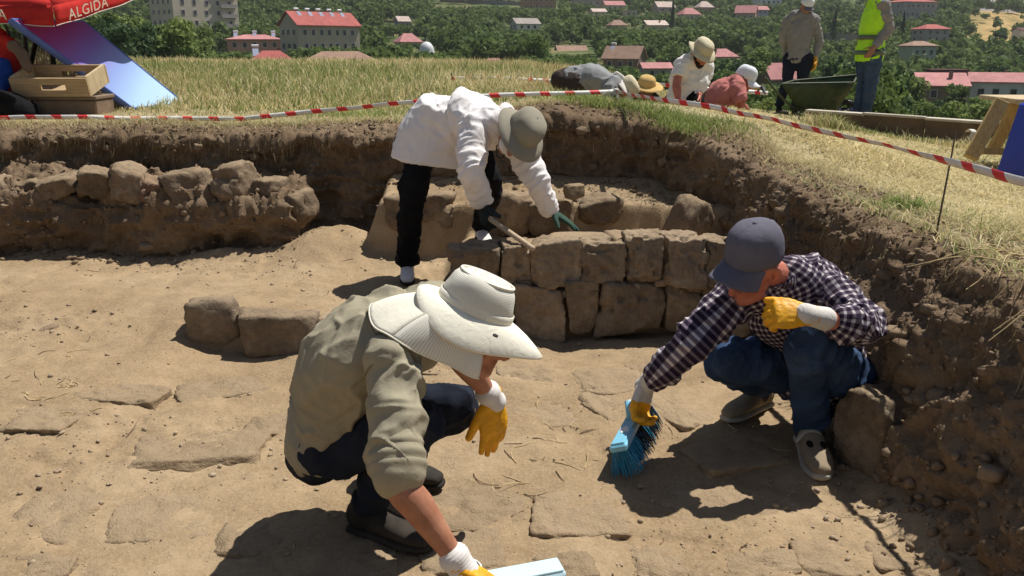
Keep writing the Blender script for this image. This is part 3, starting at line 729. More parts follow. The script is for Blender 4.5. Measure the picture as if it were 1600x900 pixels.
# rim of the trench: roots and tufts
i0, i1 = np.searchsorted(SS, _sA), np.searchsorted(SS, _sB)
n = 15000; i = rng.integers(i0, i1, n); j = np.clip(rng.normal(NPR * .82, NPR * .06, n).astype(int), int(NPR * .66), NPR - 3); p = WP[i, j] + rng.normal(0, .012, (n, 3)) * [1, 1, .3]
kp = (p[:, 0] < 1.2) | (p[:, 1] > 4.6) | (rng.random(n) < .3); p = p[kp]; n = len(p)
g_ = np.clip(.12 + .5 * fbm(p * .9, 2, 91) + .55 * sstep(.2, .7, p[:, 0]) * sstep(1.9, 1.2, p[:, 0]) * (p[:, 1] > 5), 0, .9); c = np.where((rng.random(n) < g_)[:, None], GREEN[rng.integers(0, 4, n)], STRAW[rng.integers(0, 5, n)] * .9) * rng.uniform(.7, 1.2, (n, 1))
blades('rim_grass', p, rng.uniform(.02, .09, n) * (1 + .8 * (g_ > .45)), np.full(n, .0045), rng.uniform(.4, 1.8, n), c, 'dry turf and green tufts along the rim of the trench')
n = 5200; i = rng.integers(i0, i1, n); j = np.clip(rng.normal(NPR * .69, NPR * .08, n).astype(int), 20, int(NPR * .80)); p = WP[i, j]
blades('hanging_roots', p - np.stack([nx[i], ny[i], 0 * nx[i]], -1) * .012, rng.uniform(.02, .11, n), np.full(n, .003), rng.uniform(.1, .7, n), STRAW[rng.integers(0, 5, n)] * rng.uniform(.25, .8, (n, 1)), 'fine roots hanging out of the cut turf', 3, True, np.arctan2(-ny[i], -nx[i]) + rng.normal(0, .5, n))
for px, py, z, w_, hgt, n in [(930, 152, 1.12, .16, .10, 900), (1045, 178, 1.03, .14, .08, 600), (1075, 190, 1.0, .10, .07, 400), (1425, 296, .86, .07, .08, 260), (560, 176, .97, .3, .06, 700), (880, 160, 1.05, .14, .06, 400), (1130, 190, .98, .14, .06, 400)]:
    q = PZ(px, py, z); x = rng.normal(q[0], w_, n); y = rng.normal(q[1], w_ * .8, n); c = GREEN[rng.integers(0, 4, n)] * rng.uniform(.8, 1.5, (n, 1))
    blades('green_tuft', xyz(x, y, np.maximum(up_z(x, y), .5)), hgt * rng.uniform(.4, 1.3, n), np.full(n, .0065), rng.uniform(.3, 1.2, n), c, 'fresh green weeds growing on the trench rim')
n = 5000; t_ = rng.random(n); ka, kb_ = PY(1262, 172, 10.2), PY(1680, 200, 8.2); q = lerp(ka, kb_, 0)[None] * (1 - t_[:, None]) + kb_[None] * t_[:, None]; x = q[:, 0] + rng.normal(0, .15, n); y = q[:, 1] - .12 - np.abs(rng.normal(0, .22, n)); blades('kerb_weeds', xyz(x, y, up_z(x, y)), (.05 + .2 * vnoise(xyz(x * 2.5, y * 2.5), 94) ** 2) * rng.uniform(.5, 1.5, n), np.full(n, .009), rng.uniform(.2, 1., n), tint(x, y, .3, 1.5, 95), 'dry weeds growing along the foot of the board kerb')
# straw stalks lying over the right-hand rim, twigs and straws on the floor
parts = []
for k in range(46):
    y = rng.uniform(1.9, 3.0); x = 1.68 + rng.uniform(-.02, .25); p = np.array([x, y, float(up_z(x, y)) + .02]); d = np.array([-.6 + rng.normal(0, .3), rng.normal(-.2, .5), 0]); L = rng.uniform(.15, .5)
    parts.append(tube([p, p + d * L * .5 + [0, 0, .015], p + d * L + [0, 0, -.10 * L - .12 * rng.random()]], [.0022, .002, .0012], None, 5, 4))
o = obj('straw_stalks', *cat(parts), MATS['straw']); tag(o, 'long pale straw stalks drooping over the right trench rim', 'straw', kind='stuff')
parts = []
for k in range(110):
    if k < 110: px, py = [(rng.normal(90, 60), rng.normal(620, 35)), (rng.normal(1000, 260), rng.normal(700, 120)), (rng.normal(840, 45), rng.normal(690, 40)), (rng.normal(560, 330), rng.normal(450, 40))][k % 4]
    else: px, py = rng.uniform(0, 1560), rng.uniform(420, 895)
    p = PZ(px, py, 0.02)
    if p[0] > 1.35 or p[1] > 5.4: continue
    a = rng.uniform(0, 6.28); L = rng.uniform(.02, .10) * (1.4 if k < 60 else 1); d = np.array([math.cos(a), math.sin(a), 0]); b = rng.normal(0, .25); pts = []
    for t_ in (0, .35, .7, 1.):
        a2 = a + b * t_ * 3; q = p + np.array([math.cos(a2), math.sin(a2), 0]) * L * t_; q[2] = float(floor_z(q[0], q[1])) + .003 + (.025 * t_ * t_ if k % 7 == 0 else 0); pts.append(q)
    parts.append(tube(pts, [.0016, .0018, .0014, .0008], None, 5, 3))
o = obj('twigs', *cat(parts[::2]), MATS['root']); tag(o, 'thin brown twigs and rootlets strewn on the trench floor', 'twigs', kind='stuff')
o = obj('straws', *cat(parts[1::2]), MATS['straw']); tag(o, 'short pale straws strewn on the trench floor', 'straw', kind='stuff')
# ------------------------------------------------------------------ people
def frame(f, u):
    f = unit(f); u = unit(np.asarray(u, float) - f * (np.asarray(u, float) @ f)); return f, u, np.cross(f, u)   # forward, up, right
def lathe(c, right, fwd, up, profile, ex=1.0, ey=1.0, n=40, mod=None):
    """profile of (r, z); ex and ey stretch it along right and forward; mod(angle, r, z) -> (r, z)"""
    V = []; c = np.asarray(c, float)
    for r, z in profile:
        for j in range(n):
            a = 2 * math.pi * j / n; rr, zz = (r, z) if mod is None else mod(a, r, z)
            V.append(c + right * (rr * math.cos(a) * ex) + fwd * (rr * math.sin(a) * ey) + up * zz)
    k = len(profile); F = []
    for i in range(k - 1):
        for j in range(n): F.append((i * n + j, i * n + (j + 1) % n, (i + 1) * n + (j + 1) % n, (i + 1) * n + j))
    return np.array(V), F
def hand_parts(wr, d, palm, thumb, curl=(.3, .35, .4, .45), sc=1.0, spread=.06, thumb_dir=None, fat=1.0, thumb_curl=.3):
    """wrist, direction of the fingers, direction the palm faces, direction of the thumb side"""
    X = unit(d); Pn = unit(np.asarray(palm, float) - X * (np.asarray(palm, float) @ X)); T = np.cross(X, Pn); T = T if T @ np.asarray(thumb) > 0 else -T
    w = np.asarray(wr, float); q = []
    q.append(tube([w - X * .02 * sc, w + X * .02 * sc, w + X * .06 * sc, w + X * .09 * sc], [(.027 * sc * fat, .021 * sc * fat), (.034 * sc * fat, .019 * sc * fat), (.042 * sc * fat, .017 * sc * fat), (.041 * sc * fat, .013 * sc * fat)], T, 14, 3))
    for k, (o, L) in enumerate(zip((.031, .0105, -.0105, -.031), (.076, .085, .079, .062))):
        p = w + X * (.086 - abs(o + .004) * .25) * sc + T * o * sc; th = 0; pts = [p - X * .02 * sc, p]; dX = unit(X + T * o / .031 * spread)
        for f_, c_ in zip((.46, .3, .24), (.75, 1.05, .7)):
            th += curl[k] * c_; p = p + (dX * math.cos(th) + Pn * math.sin(th)) * L * f_ * sc; pts.append(p)
        r = .0097 * sc * fat; q.append(tube(pts, [r, r, r * .98, r * .92, r * .78], None, 10, 3))
    td = unit(T * .75 + X * .62 + Pn * .35) if thumb_dir is None else unit(thumb_dir)
    p0 = w + X * .018 * sc + T * .022 * sc; p1 = p0 + unit(td + T * .25) * .04 * sc; td2 = unit(td + (X * .6 + Pn * .4) * thumb_curl); p2 = p1 + td2 * .034 * sc; p3 = p2 + unit(td2 + Pn * thumb_curl * .6) * .028 * sc
    q.append(tube([p0, p1, p2, p3], [.016 * sc * fat, .0125 * sc * fat, .0112 * sc * fat, .009 * sc * fat], None, 10, 3))
    return q
def head_parts(c, hf, hu, hs, k=1.0):
    A = np.array([hs, hf, hu]); c = np.asarray(c, float)
    g = lambda s, f, u: c + (hs * s + hf * f + hu * u) * k
    q = [ball(g(0, -.008, .025), np.array([.077, .098, .092]) * k, A), ball(g(0, .022, -.045), np.array([.062, .072, .07]) * k, A),
         tube([g(-.045, .035, -.078), g(0, .082, -.098), g(.045, .035, -.078)], [.022 * k, .021 * k, .022 * k], None, 12, 4),
         tube([g(0, .09, .018), g(0, .103, -.008), g(0, .117, -.036), g(0, .098, -.043)], [.008 * k, .010 * k, .0145 * k, .009 * k], None, 10, 3),
         ball(g(-.014, .102, -.038), .009 * k), ball(g(.014, .102, -.038), .009 * k),
         tube([g(-.05, .072, .026), g(-.022, .094, .031), g(0, .094, .026), g(.022, .094, .031), g(.05, .072, .026)], [.008 * k, .0095 * k, .008 * k, .0095 * k, .008 * k], None, 8, 3),
         tube([g(-.024, .083, -.066), g(0, .097, -.063), g(.024, .083, -.066)], [.004 * k, .0065 * k, .004 * k], None, 8, 3),
         tube([g(-.022, .083, -.076), g(0, .096, -.076), g(.022, .083, -.076)], [.004 * k, .007 * k, .004 * k], None, 8, 3)]
    for s in (-1, 1):
        q.append(ball(g(s * .046, .062, -.028), np.array([.022, .022, .024]) * k, A))
        q.append(ball(g(s * .032, .083, .006), np.array([.013, .010, .009]) * k, A))
        q.append(tube([g(s * .078, -.008, .022), g(s * .09, -.022, .014), g(s * .088, -.02, -.012), g(s * .078, -.004, -.03)], [(.006 * k, .010 * k), (.007 * k, .016 * k), (.007 * k, .014 * k), (.006 * k, .009 * k)], None, 8, 3))
    return q
def shoe(parent, heel, toe, z0, m, sole, sc=1.0, cutouts=False):
    heel, toe = np.asarray(heel, float), np.asarray(toe, float); f = unit((toe - heel) * [1, 1, 0]); s = np.cross(f, [0, 0, 1.]); L = .285 * sc; b = heel.copy(); b[2] = z0
    P = lambda t, x, z: b + f * (t * L) + s * x * sc + np.array([0, 0, z * sc])
    up = [tube([P(.06, 0, .062), P(.3, 0, .062), P(.55, 0, .052), P(.78, 0, .044), P(.93, 0, .036)], [(.036 * sc, .05 * sc), (.038 * sc, .048 * sc), (.045 * sc, .034 * sc), (.047 * sc, .028 * sc), (.036 * sc, .02 * sc)], s, 16, 4),
          tube([P(.13, 0, .06), P(.15, 0, .105)], [.04 * sc, .042 * sc], None, 14, 3)]
    V, F, N = fuse(up, .007, 5); V[:, 2] = np.maximum(V[:, 2], z0 + .018 * sc); o = obj('shoe', V, F, MATS[m], parent)
    a = [P(0.0, 0, .014), P(.3, 0, .014), P(.55, 0, .014), P(.8, 0, .014), P(.97, 0, .017)]
    V, F, N = fuse([tube(a, [(.037 * sc, .017 * sc), (.039 * sc, .016 * sc), (.047 * sc, .016 * sc), (.05 * sc, .016 * sc), (.034 * sc, .014 * sc)], s, 18, 4)], .006, 3); V[:, 2] = np.maximum(V[:, 2], z0 + .001)
    obj('sole', V, F, MATS[sole], o)
    if cutouts:
        for x in (-.022, .02): obj('opening_shade', *ball(P(.62, x, .078), np.array([.011, .022, .007]) * sc, np.array([s, f, [0, 0, 1]]), 12, 8), MATS['hole_shade'], o)  # black ellipsoids paint the shade of openings on a solid upper
        obj('strap', *tube([P(.42, -.045, .05), P(.4, -.02, .092), P(.4, .02, .094), P(.44, .052, .06)], [(.014 * sc, .004 * sc)] * 4, f, 10, 4), MATS[sole], o)
    return o
def folds(V, N, amp, freq=9, seed=1, stretch=(1, 1, .55), joints=(), lo=1.0, fold=(.35, .1, .93)):
    fold = np.asarray(fold, float)
    P = V + .05 * np.stack([fbm(V * 5 + 3, 2, seed + 1), fbm(V * 5 + 9, 2, seed + 2), fbm(V * 5 + 15, 2, seed + 3)], -1)
    def layer(ax, long_, across, sd, pw):
        x = unit(ax); y_ = unit(np.cross(x, [.31, .52, .79])); z_ = np.cross(x, y_); c_ = np.stack([P @ x * long_, P @ y_ * across, P @ z_ * across], -1) + .35 * fbm(V * 6, 2, sd + 3)[:, None]
        return (1 - np.abs(2 * vnoise(c_, sd) - 1)) ** pw - .36
    m1, m2 = sstep(.3, .65, vnoise(V * 5, seed + 6)), sstep(.35, .7, vnoise(V * 5 + 4, seed + 7))
    d = amp * (1.3 * layer(fold, 2.6, 12, seed, 2.2) * (.35 + .65 * m1) + 1.0 * layer(np.roll(fold, 1) * [1, -1, 1], 4, 17, seed + 4, 2.4) * m2 + .6 * layer(np.array([.6, .2, .75]), 6, 30, seed + 5, 2) * m1 + .6 * fbm(V * 4, 2, seed + 5) * lo)
    for j, ax, rad, fq, a in joints:
        q = V - np.asarray(j); w = np.exp(-(q * q).sum(1) / (rad * rad)); x = unit(ax); y_ = unit(np.cross(x, [.3, .5, .81])); z_ = np.cross(x, y_)
        c_ = np.stack([q @ x * fq * .30 + .9 * fbm(V * 9, 2, seed + 8) + q @ y_ * 7, q @ y_ * 6, q @ z_ * 6], -1)
        d = d + a * w * ((1 - np.abs(2 * vnoise(c_, seed + 9) - 1)) ** 1.8 - .38) * 2.8
    return V + N * d[:, None]
def cloth_uv(V, F, bones):
    """metres along and around the nearest limb, for each face corner"""
    V = np.asarray(V); F4 = [f for f in F]; cen = np.array([V[list(f)].mean(0) for f in F4]); best = np.full(len(cen), 1e9); bi = np.zeros(len(cen), int)
    for k, (a, b, ref, r) in enumerate(bones):
        a = np.asarray(a, float); ab = np.asarray(b, float) - a; t = np.clip(((cen - a) @ ab) / (ab @ ab), 0, 1); dd = np.linalg.norm(cen - a - t[:, None] * ab, axis=1) - r
        m = dd < best; best[m] = dd[m]; bi[m] = k
    out = []
    pre = []
    for a, b, ref, r in bones:
        ax = unit(np.asarray(b, float) - a); s = unit(np.asarray(ref, float) - ax * (np.asarray(ref, float) @ ax)); pre.append((np.asarray(a, float), ax, s, np.cross(ax, s), r))
    for f, c, k in zip(F4, cen, bi):
        a, ax, s, n, r = pre[k]; q = c - a; a0 = math.atan2(q @ n, q @ s)
        for i in f:
            q = V[i] - a; an = math.atan2(q @ n, q @ s); an = a0 + (an - a0 + math.pi) % (2 * math.pi) - math.pi
            out.append((q @ ax, an * r, k))
    return np.array(out)
def limb(a, b, c, r0, r1, r2, side=None, bulge=1.0):
    a, b, c = map(np.asarray, (a, b, c))
    return tube([a, lerp(a, b, .4), b, lerp(b, c, .3), lerp(b, c, .75), c], [r0, lerp(r0, r1, .35) * bulge, r1, r1 * 1.05 * bulge, lerp(r1, r2, .8), r2], side, 16, 4)
class Fig: pass
def torso_axis(J):
    pel = (J.hipL + J.hipR) / 2; side0 = unit(J.hipR - J.hipL); side1 = unit(J.shR - J.shL); sm = (J.shL + J.shR) / 2
    return pel, side0, side1, sm
def torso_tube(J, g=0.0, low=.10, k=1.0, flat=False):
    """pelvis to collar; g = how far the cloth stands off"""
    pel, s0, s1, sm = torso_axis(J); up = unit(sm - pel); back = np.asarray(getattr(J, 'back', (0, 0, 0)), float); top = 1.0
    pts = [pel - up * low, pel, lerp(pel, sm, .28) + back * .6, lerp(pel, sm, .58) + back, lerp(pel, sm, .85) + back * .6, sm + (J.neck - sm) * .35 * top]
    rad = [(.150 * k + g, .105 * k + g), (.165 * k + g, .115 * k + g), (.150 * k + g, .105 * k + g), (.172 * k + g, .118 * k + g), (.165 * k + g, .098 * k + g), (.085 * k + g, .066 * k + g)]
    sd = [s0, s0, unit(lerp(s0, s1, .3)), unit(lerp(s0, s1, .65)), s1, s1]
    return tube(pts, rad, sd, 24, 5, flat=flat)
def yoke(J, r=.055): return tube([J.shL, lerp(J.shL, J.neck, .6), lerp(J.shR, J.neck, .6), J.shR], [r, r * 1.25, r * 1.25, r], None, 14, 4)
def body(J, root, m, vox=.008, k=1.0, bare_hands=(), hand_kw={}, legs=True, headk=1.0, extra=()):
    q = [torso_tube(J, -.032, .02, k), yoke(J, .044 * k), tube([J.neck - (J.head - J.neck) * .2, lerp(J.neck, J.head, .5), J.head], [.062 * k, .053 * k, .05 * k], None, 14, 3)]
    q += head_parts(J.head, J.hf, J.hu, J.hs, headk)
    for s in 'LR':
        sh, el, wr = getattr(J, 'sh' + s), getattr(J, 'el' + s), getattr(J, 'wr' + s)
        q.append(limb(sh, el, wr, .042 * k, .041 * k, .027 * k))
        if legs:
            h, kn, an = getattr(J, 'hip' + s), getattr(J, 'kn' + s), getattr(J, 'an' + s); q.append(limb(h, kn, an, 
                .052 * k, .040 * k, .030 * k)); q.append(tube([an, an - np.array([0, 0, .03])], [.036 * k, .034 * k], None, 12, 2))
        if s in bare_hands: q += hand_parts(wr, **hand_kw[s])
    V, F, N = fuse(q + list(extra), vox, 3); return obj('body', V, F, MATS[m], root)
def trousers(J, root, m, vox=.009, k=1.0, g=.0, hem=.0, seed=3, amp=.011, ankle=.056, knee_m=None):
    pel, s0, s1, sm = torso_axis(J); up = unit(sm - pel); q = [tube([pel - up * .09, pel, pel + up * .10], [(.13 * k, .10 * k), (.17 * k + g, .128 * k + g), (.145 * k + g, .100 * k + g)], s0, 20, 4)]; js = []
    for s in 'LR':
        h, kn, an = getattr(J, 'hip' + s), getattr(J, 'kn' + s), getattr(J, 'an' + s)
        q.append(tube([h, lerp(h, kn, .5), kn, lerp(kn, an, .35), lerp(kn, an, .75), lerp(kn, an, 1 - hem)], [.10 * k + g, .088 * k + g, .068 * k + g, .066 * k + g, .057 * k + g, ankle * k + g], None, 16, 4))
        js += [(kn, kn - h, .14, 66, .012), (h, kn - h, .14, 55, .012), (an, an - kn, .13, 75, .012)]
    V, F, N = fuse(q, vox, 5); V = folds(V, N, amp, 8, seed, (1, 1, .6), js); return obj('trousers', V, F, MATS[m], root)
def shirt(J, root, m, vox=.008, k=1.0, g=.016, low=.16, arms=(1.0, 1.0), seed=5, amp=.010, extra=(), name='shirt', cuff=.040, uv=False, sl=.064, post=None, elb=.056):
    q = [torso_tube(J, g, low, k, True), yoke(J, .062 * k + g * .4)] + list(extra); js = []; bones = []
    pel, s0, s1, sm = torso_axis(J); bones.append((pel, sm, np.cross(s1, sm - pel), .15))
    for s, e in zip('LR', arms):
        sh, el, wr = getattr(J, 'sh' + s), getattr(J, 'el' + s), getattr(J, 'wr' + s)
        if e <= 1.0 and e > .5:
            t = (e - .5) / .5; end = lerp(el, wr, t)
            q.append(tube([lerp(sh, J.neck, .12), lerp(sh, el, .45), el, lerp(el, end, .5), end], [sl * k * 1.08 + g * .4, sl * k + g * .35, elb * k + g * .3, lerp(elb, cuff, .5) + g * .3, cuff + g * .2], None, 16, 4, flat=True))
            js += [(el, wr - sh, .11, 85, .013), (lerp(el, end, .8), wr - el, .09, 110, .009), (lerp(sh, el, .5), el - sh, .11, 75, .010)]; bones += [(sh, wr, J.neck - sh, .055)] if unit(el - sh) @ unit(wr - el) > .2 else [(sh, el, J.neck - sh, .06), (el, wr, J.neck - sh, .05)]
        elif e > 0:
            end = lerp(sh, el, e / .5); q.append(tube([lerp(sh, J.neck, .12), lerp(sh, end, .5), end], [sl * k * 1.08 + g * .4, sl * k + g * .4, sl * .98 * k + g * .3], None, 16, 4, flat=True)); js += [(lerp(sh, end, .8), el - sh, .12, 70, .013), (lerp(sh, end, .4), el - sh, .10, 70, .010)]; bones.append((sh, el, J.neck - sh, .06))
        js += [(sh, el - sh, .13, 60, .012)]
    js += [(lerp(pel, sm, .25), sm - pel, .2, 38, .010)]
    V, F, N = fuse(q, vox, 4); V = folds(V, N, amp, 7, seed, (1, 1, .7), js, fold=unit(sm - pel) + .35 * s1)
    if post is not None: V = post(V)
    o = obj(name, V, F, MATS[m], root)
    if uv: set_corner(o.data, 'cuv', cloth_uv(V, F, bones))
    return o
def glove(root, m, wr, el, vox=.0036, cuff_m=None, sc=1.13, name='glove', cuff_len=.045, split=None, **kw):
    V, F, N = fuse(hand_parts(wr, sc=sc, fat=1.13, **kw), vox, 3, .4); V = V + N * (.0022 * (ridge(V * 55, 2, 4) - .6))[:, None]
    o = obj(name, V, F, MATS[m], root)
    if split:                                          # uncoated knit back towards the wrist
        o.data.materials.append(MATS['dirty_white']); cz = np.array([V[list(f)].mean(0) for f in F]); tt = (cz - wr) @ unit(kw['d']) + .012 * fbm(cz * 30, 2, 3); o.data.polygons.foreach_set('material_index', (tt < split).astype(np.int32))
    if cuff_m:
        ax = unit(np.asarray(el) - wr); c = np.asarray(wr) - ax * .012
        Vc, Fc = tube([c, c + ax * cuff_len * .5, c + ax * cuff_len], [.038, .037, .041], None, 24, 5); Vc, Fc, Nc = fuse([(Vc, Fc)], .004, 2); Vc = Vc + Nc * (.0007 * np.sin((Vc - c) @ ax * 700))[:, None]
        obj('cuff', Vc, Fc, MATS[cuff_m], o)
    return o
def bucket_hat(root, J, m, r=.098, h=.105, brim=.065, droop=.03, lift=.045, up=None, seed=0, name='hat', cm=None, wav=.008):
    hu = J.hu if up is None else unit(up); hf = unit(J.hf - hu * (J.hf @ hu)); hs = np.cross(hf, hu); c = J.head + hu * lift
    wv = lambda a, q: wav * q * (math.sin(2 * a + seed) + .6 * math.sin(3 * a + 2 * seed))
    pr_ = [(.004, h), (r * .45, h * .985), (r * .8, h * .88), (r * .97, h * .66), (r * 1.03, h * .3), (r * 1.06, 0.)]
    V, F = lathe(c, hs, hf, hu, pr_ + [(a - .004, b - .004) for a, b in pr_[::-1]], .88, 1.08, 40); V, F, N = fuse([(V, F + [tuple(range(40))[::-1], tuple(range(11 * 40, 12 * 40))])], .006, 1) if False else (V, F, None)
    Vn = V + unit_rows(V - c) * (.004 * fbm(V * 22, 2, 77))[:, None]; o = obj(name, Vn, F, MATS[m], root)
    b = [(r * 1.05, .004), (r * 1.06 + brim * .5, -droop * .45), (r * 1.06 + brim, -droop), (r * 1.06 + brim, -droop - .004), (r * 1.06 + brim * .5, -droop * .45 - .005), (r * 1.04, -.004)]
    V, F = lathe(c, hs, hf, hu, b, .9, 1.06, 44, lambda a, rr, zz: (rr, zz + wv(a, (rr - r) / brim))); obj('brim', V, F, MATS[cm or m], o); return o
def cap_hat(root, J, m, r=.098, h=.115, visor=.085, lift=.035, up=None, visor_m=None, name='cap', turn=0.0):
    hu = J.hu if up is None else unit(up); hf = unit(J.hf - hu * (J.hf @ hu)); hs = np.cross(hf, hu); c = J.head + hu * lift
    pr_ = [(.003, h), (r * .4, h * .985), (r * .72, h * .88), (r * .92, h * .66), (r * 1.02, h * .36), (r * 1.05, 0.), (r * 1.04, -.022), (r * 1.0, -.022), (r * 1.0, 0.), (r * .95, h * .4), (.003, h * .8)]
    V, F = lathe(c, hs, hf, hu, pr_, .86, 1.06, 48); a = np.arctan2((V - c) @ hs, (V - c) @ hf)
    V = V - unit_rows(V - c) * (.0022 * np.exp(-((np.abs(np.sin(a * 3)) / .10) ** 2)))[:, None]; V = V + unit_rows(V - c) * (.006 * fbm(V * 14, 2, 71))[:, None]; o = obj(name, V, F, MATS[m], root)
    obj('button', *ball(c + hu * (h + .001), np.array([.009, .009, .005]), np.array([hs, hf, hu]), 10, 6), MATS[m], o)
    W = []; nu, nv = 25, 9
    for tk in (0, -.0045):
        for i in range(nu):
            a = -1.25 + 2.5 * i / (nu - 1)
            for j in range(nv):
                q = j / (nv - 1); x = math.sin(a) * r * .9; y = math.cos(a) * r * 1.1; ex_ = visor * q * max(math.cos(a * .95), 0) ** .55
                xx = x * (1 + .10 * q); W.append(c + hs * xx + hf * (y + ex_) + hu * (-.006 - 6.2 * xx * xx * (.35 + .65 * q) - .016 * q + tk))
    n0 = nu * nv; F = [tuple(f) for f in grid_faces(nu, nv)]; F += [tuple(i + n0 for i in f[::-1]) for f in grid_faces(nu, nv)]
    F += [(i * nv + nv - 1, (i + 1) * nv + nv - 1, n0 + (i + 1) * nv + nv - 1, n0 + i * nv + nv - 1) for i in range(nu - 1)]
    obj('visor', np.array(W), F, MATS[visor_m or m], o); return o
def collar(root, J, m, r=.062, uv=False):
    ax = unit(J.head - J.neck); f, u, s = frame(J.hf, ax); pts = []
    for a in np.linspace(.5, 2 * math.pi - .5, 15): pts.append(J.neck + ax * .012 + (f * math.cos(a) * r * 1.15 + s * math.sin(a) * r * 1.08))
    V, F = tube(pts, [(.026, .005)] * 15, ax, 10, 2); o = obj('collar', V, F, MATS[m], root)
    if uv: set_corner(o.data, 'cuv', [((V[i] - J.neck) @ s, (V[i] - J.neck) @ ax + (V[i] - J.neck) @ f, 0) for f_ in F for i in f_])
    return o
def report(n, J):
    L = lambda a, b: round(float(np.linalg.norm(getattr(J, a) - getattr(J, b))), 2)
    print('FIG', n, {a + b: L(a, b) for a, b in [('hipL', 'knL'), ('knL', 'anL'), ('hipR', 'knR'), ('knR', 'anR'), ('shL', 'elL'), ('elL', 'wrL'), ('shR', 'elR'), ('elR', 'wrR'), ('shL', 'shR'), ('hipL', 'hipR'), ('neck', 'head'), ('hipL', 'neck')]}, {k: [round(float(c), 2) for c in getattr(J, k)] for k in ('hipL', 'hipR', 'knL', 'knR', 'anL', 'anR', 'neck', 'head', 'shL', 'shR', 'elL', 'elR', 'wrL', 'wrR')})

# ---- man in the khaki shirt, squatting in front
A = Fig()
A.anR = PY(575, 800, 2.34); A.anR[2] = max(A.anR[2], .11); A.anL = PY(596, 735, 2.68); A.anL[2] = .12
A.hipR = PY(515, 700, 2.30); A.hipL = A.hipR + np.array([-.02, .20, .01])
A.knR = jt(662, 655, A.anR, .45); A.knL = jt(726, 632, A.anL, .45)
pel = (A.hipL + A.hipR) / 2
A.neck = jt(655, 500, pel, .53, False)
A.shR = jt(612, 562, A.neck, .21, False); A.shL = A.neck + (A.neck - A.shR) * np.array([.9, .9, .5]) * .95 + np.array([.02, 0, -.05])
A.elR = jt(622, 748, A.shR, .315, False); A.wrR = jt(718, 882, A.elR, .275, True)
A.wrL = PY(767, 620, 2.40); A.elL = jt(712, 545, A.wrL, .24, False)
A.head = jt(738, 512, A.neck, .185, False)
A.hf, A.hu, A.hs = frame((.90, -.14, -.38), (.36, .06, .93)); A.back = np.array([-.075, .0, .06])
report('A', A)
# ---- man in the checked shirt, squatting with the broom
C = Fig()
C.anL = PY(1262, 662, 2.92); C.knL = jt(1266, 532, C.anL, .43, False); C.anR = PY(1185, 618, 3.26); C.anR[2] = .12; C.knR = jt(1130, 562, C.anR, .43, False)
C.hipL = jt(1325, 590, C.knL, .42, True); C.hipR = C.hipL + np.array([-.18, .08, .01])
pel = (C.hipL + C.hipR) / 2
C.neck = jt(1222, 432, pel, .50, False)
C.shL = jt(1282, 440, C.neck, .19, True); C.shR = jt(1142, 470, C.neck, .19, False)
C.elL = jt(1350, 512, C.shL, .28, False); C.wrL = jt(1262, 492, C.elL, .25, False)
C.elR = jt(1072, 548, C.shR, .29, False); C.wrR = jt(1012, 600, C.elR, .25, True)
C.head = jt(1178, 418, C.neck, .165, False)
C.hf, C.hu, C.hs = frame((-.78, -.42, -.46), (-.15, -.30, .93)); C.back = np.array([.05, .03, .03])
report('C', C)
# ---- bending figure in the white coat
B = Fig()
B.anL = PY(636, 408, 4.92); B.anR = PY(752, 352, 5.15)
B.knL = jt(642, 316, B.anL, .43, False); B.hipL = jt(668, 194, B.knL, .47, True)
B.hipR = B.hipL + np.array([.2, .08, .0]); B.knR = jt(768, 290, B.anR, .42, False)
pel = (B.hipL + B.hipR) / 2
B.neck = jt(793, 184, pel, .50, False)
B.shR = jt(740, 200, B.neck, .19, False); B.shL = jt(806, 216, B.neck, .17, True)
B.elR = jt(736, 266, B.shR, .28, False); B.wrR = jt(754, 318, B.elR, .24, True)
B.elL = jt(840, 285, B.shL, .28, False); B.wrL = jt(862, 332, B.elL, .24, True)
B.head = jt(812, 210, B.neck, .17, False)
B.back = np.array([0, .04, .05]); B.hf, B.hu, B.hs = frame((-.25, -.55, -.80), (.70, -.55, .30))
report('B', B)
# ---- A: khaki shirt
ra = empty('person', (A.anR[0], A.anR[1], 0), 'man in khaki shirt and cream neck-flap hat squatting with both gloved hands low', 'person')
body(A, ra, 'skin_tan', .006, 1.02)
shirt(A, ra, 'khaki_cloth', .006, 1.05, .022, -.03, (.43, .46), 5, .017, sl=.059)
d_ = unit(A.elR - A.shR)
for q, rr in ((-.085, .075), (-.058, .078), (-.032, .074)):
    p = A.elR + d_ * q; V, F = tube([p - d_ * .014, p, p + d_ * .014], [rr - .004, rr + .002, rr - .004], None, 28, 4); V, F, N = fuse([(V, F)], .005, 2); V = V + N * (.006 * fbm(V * 16, 2, 9))[:, None]; obj('rolled_cuff', V, F, MATS['khaki_cloth'], ra)
obj('yoke_seam', *tube([lerp(A.shR, A.neck, .05) + [-.02, -.055, .045], lerp(A.shR, A.neck, .5) + [-.10, -.02, .075], A.neck + [-.135, .03, .045]], [.003] * 3, None, 6, 8), MATS['khaki_dark'], ra)
collar(ra, A, 'khaki_cloth', .066)
sx_ = unit(A.elR - A.shR); sy_ = unit(np.cross(sx_, [0, 0, 1.])); sz_ = np.cross(sx_, sy_); obj('armhole_seam', *tube([lerp(A.shR, A.neck, .02) + sx_ * (.01 + .03 * math.cos(a)) + (sy_ * math.cos(a) + sz_ * math.sin(a)) * .0735 for a in np.linspace(0, 2 * math.pi, 28)], [.0028] * 28, None, 5, 1), MATS['khaki_dark'], ra)
trousers(A, ra, 'navy_cloth', .008, .94)
for an, tz in ((A.anR, (.9, -.42, 0)), (A.anL, (.95, -.2, 0))):
    f = unit(tz); z0 = float(floor_z(an[0], an[1], False)); h_ = an - f * .06; shoe(ra, h_, h_ + f, z0, 'shoe_dark', 'shoe_dark', 1.02)
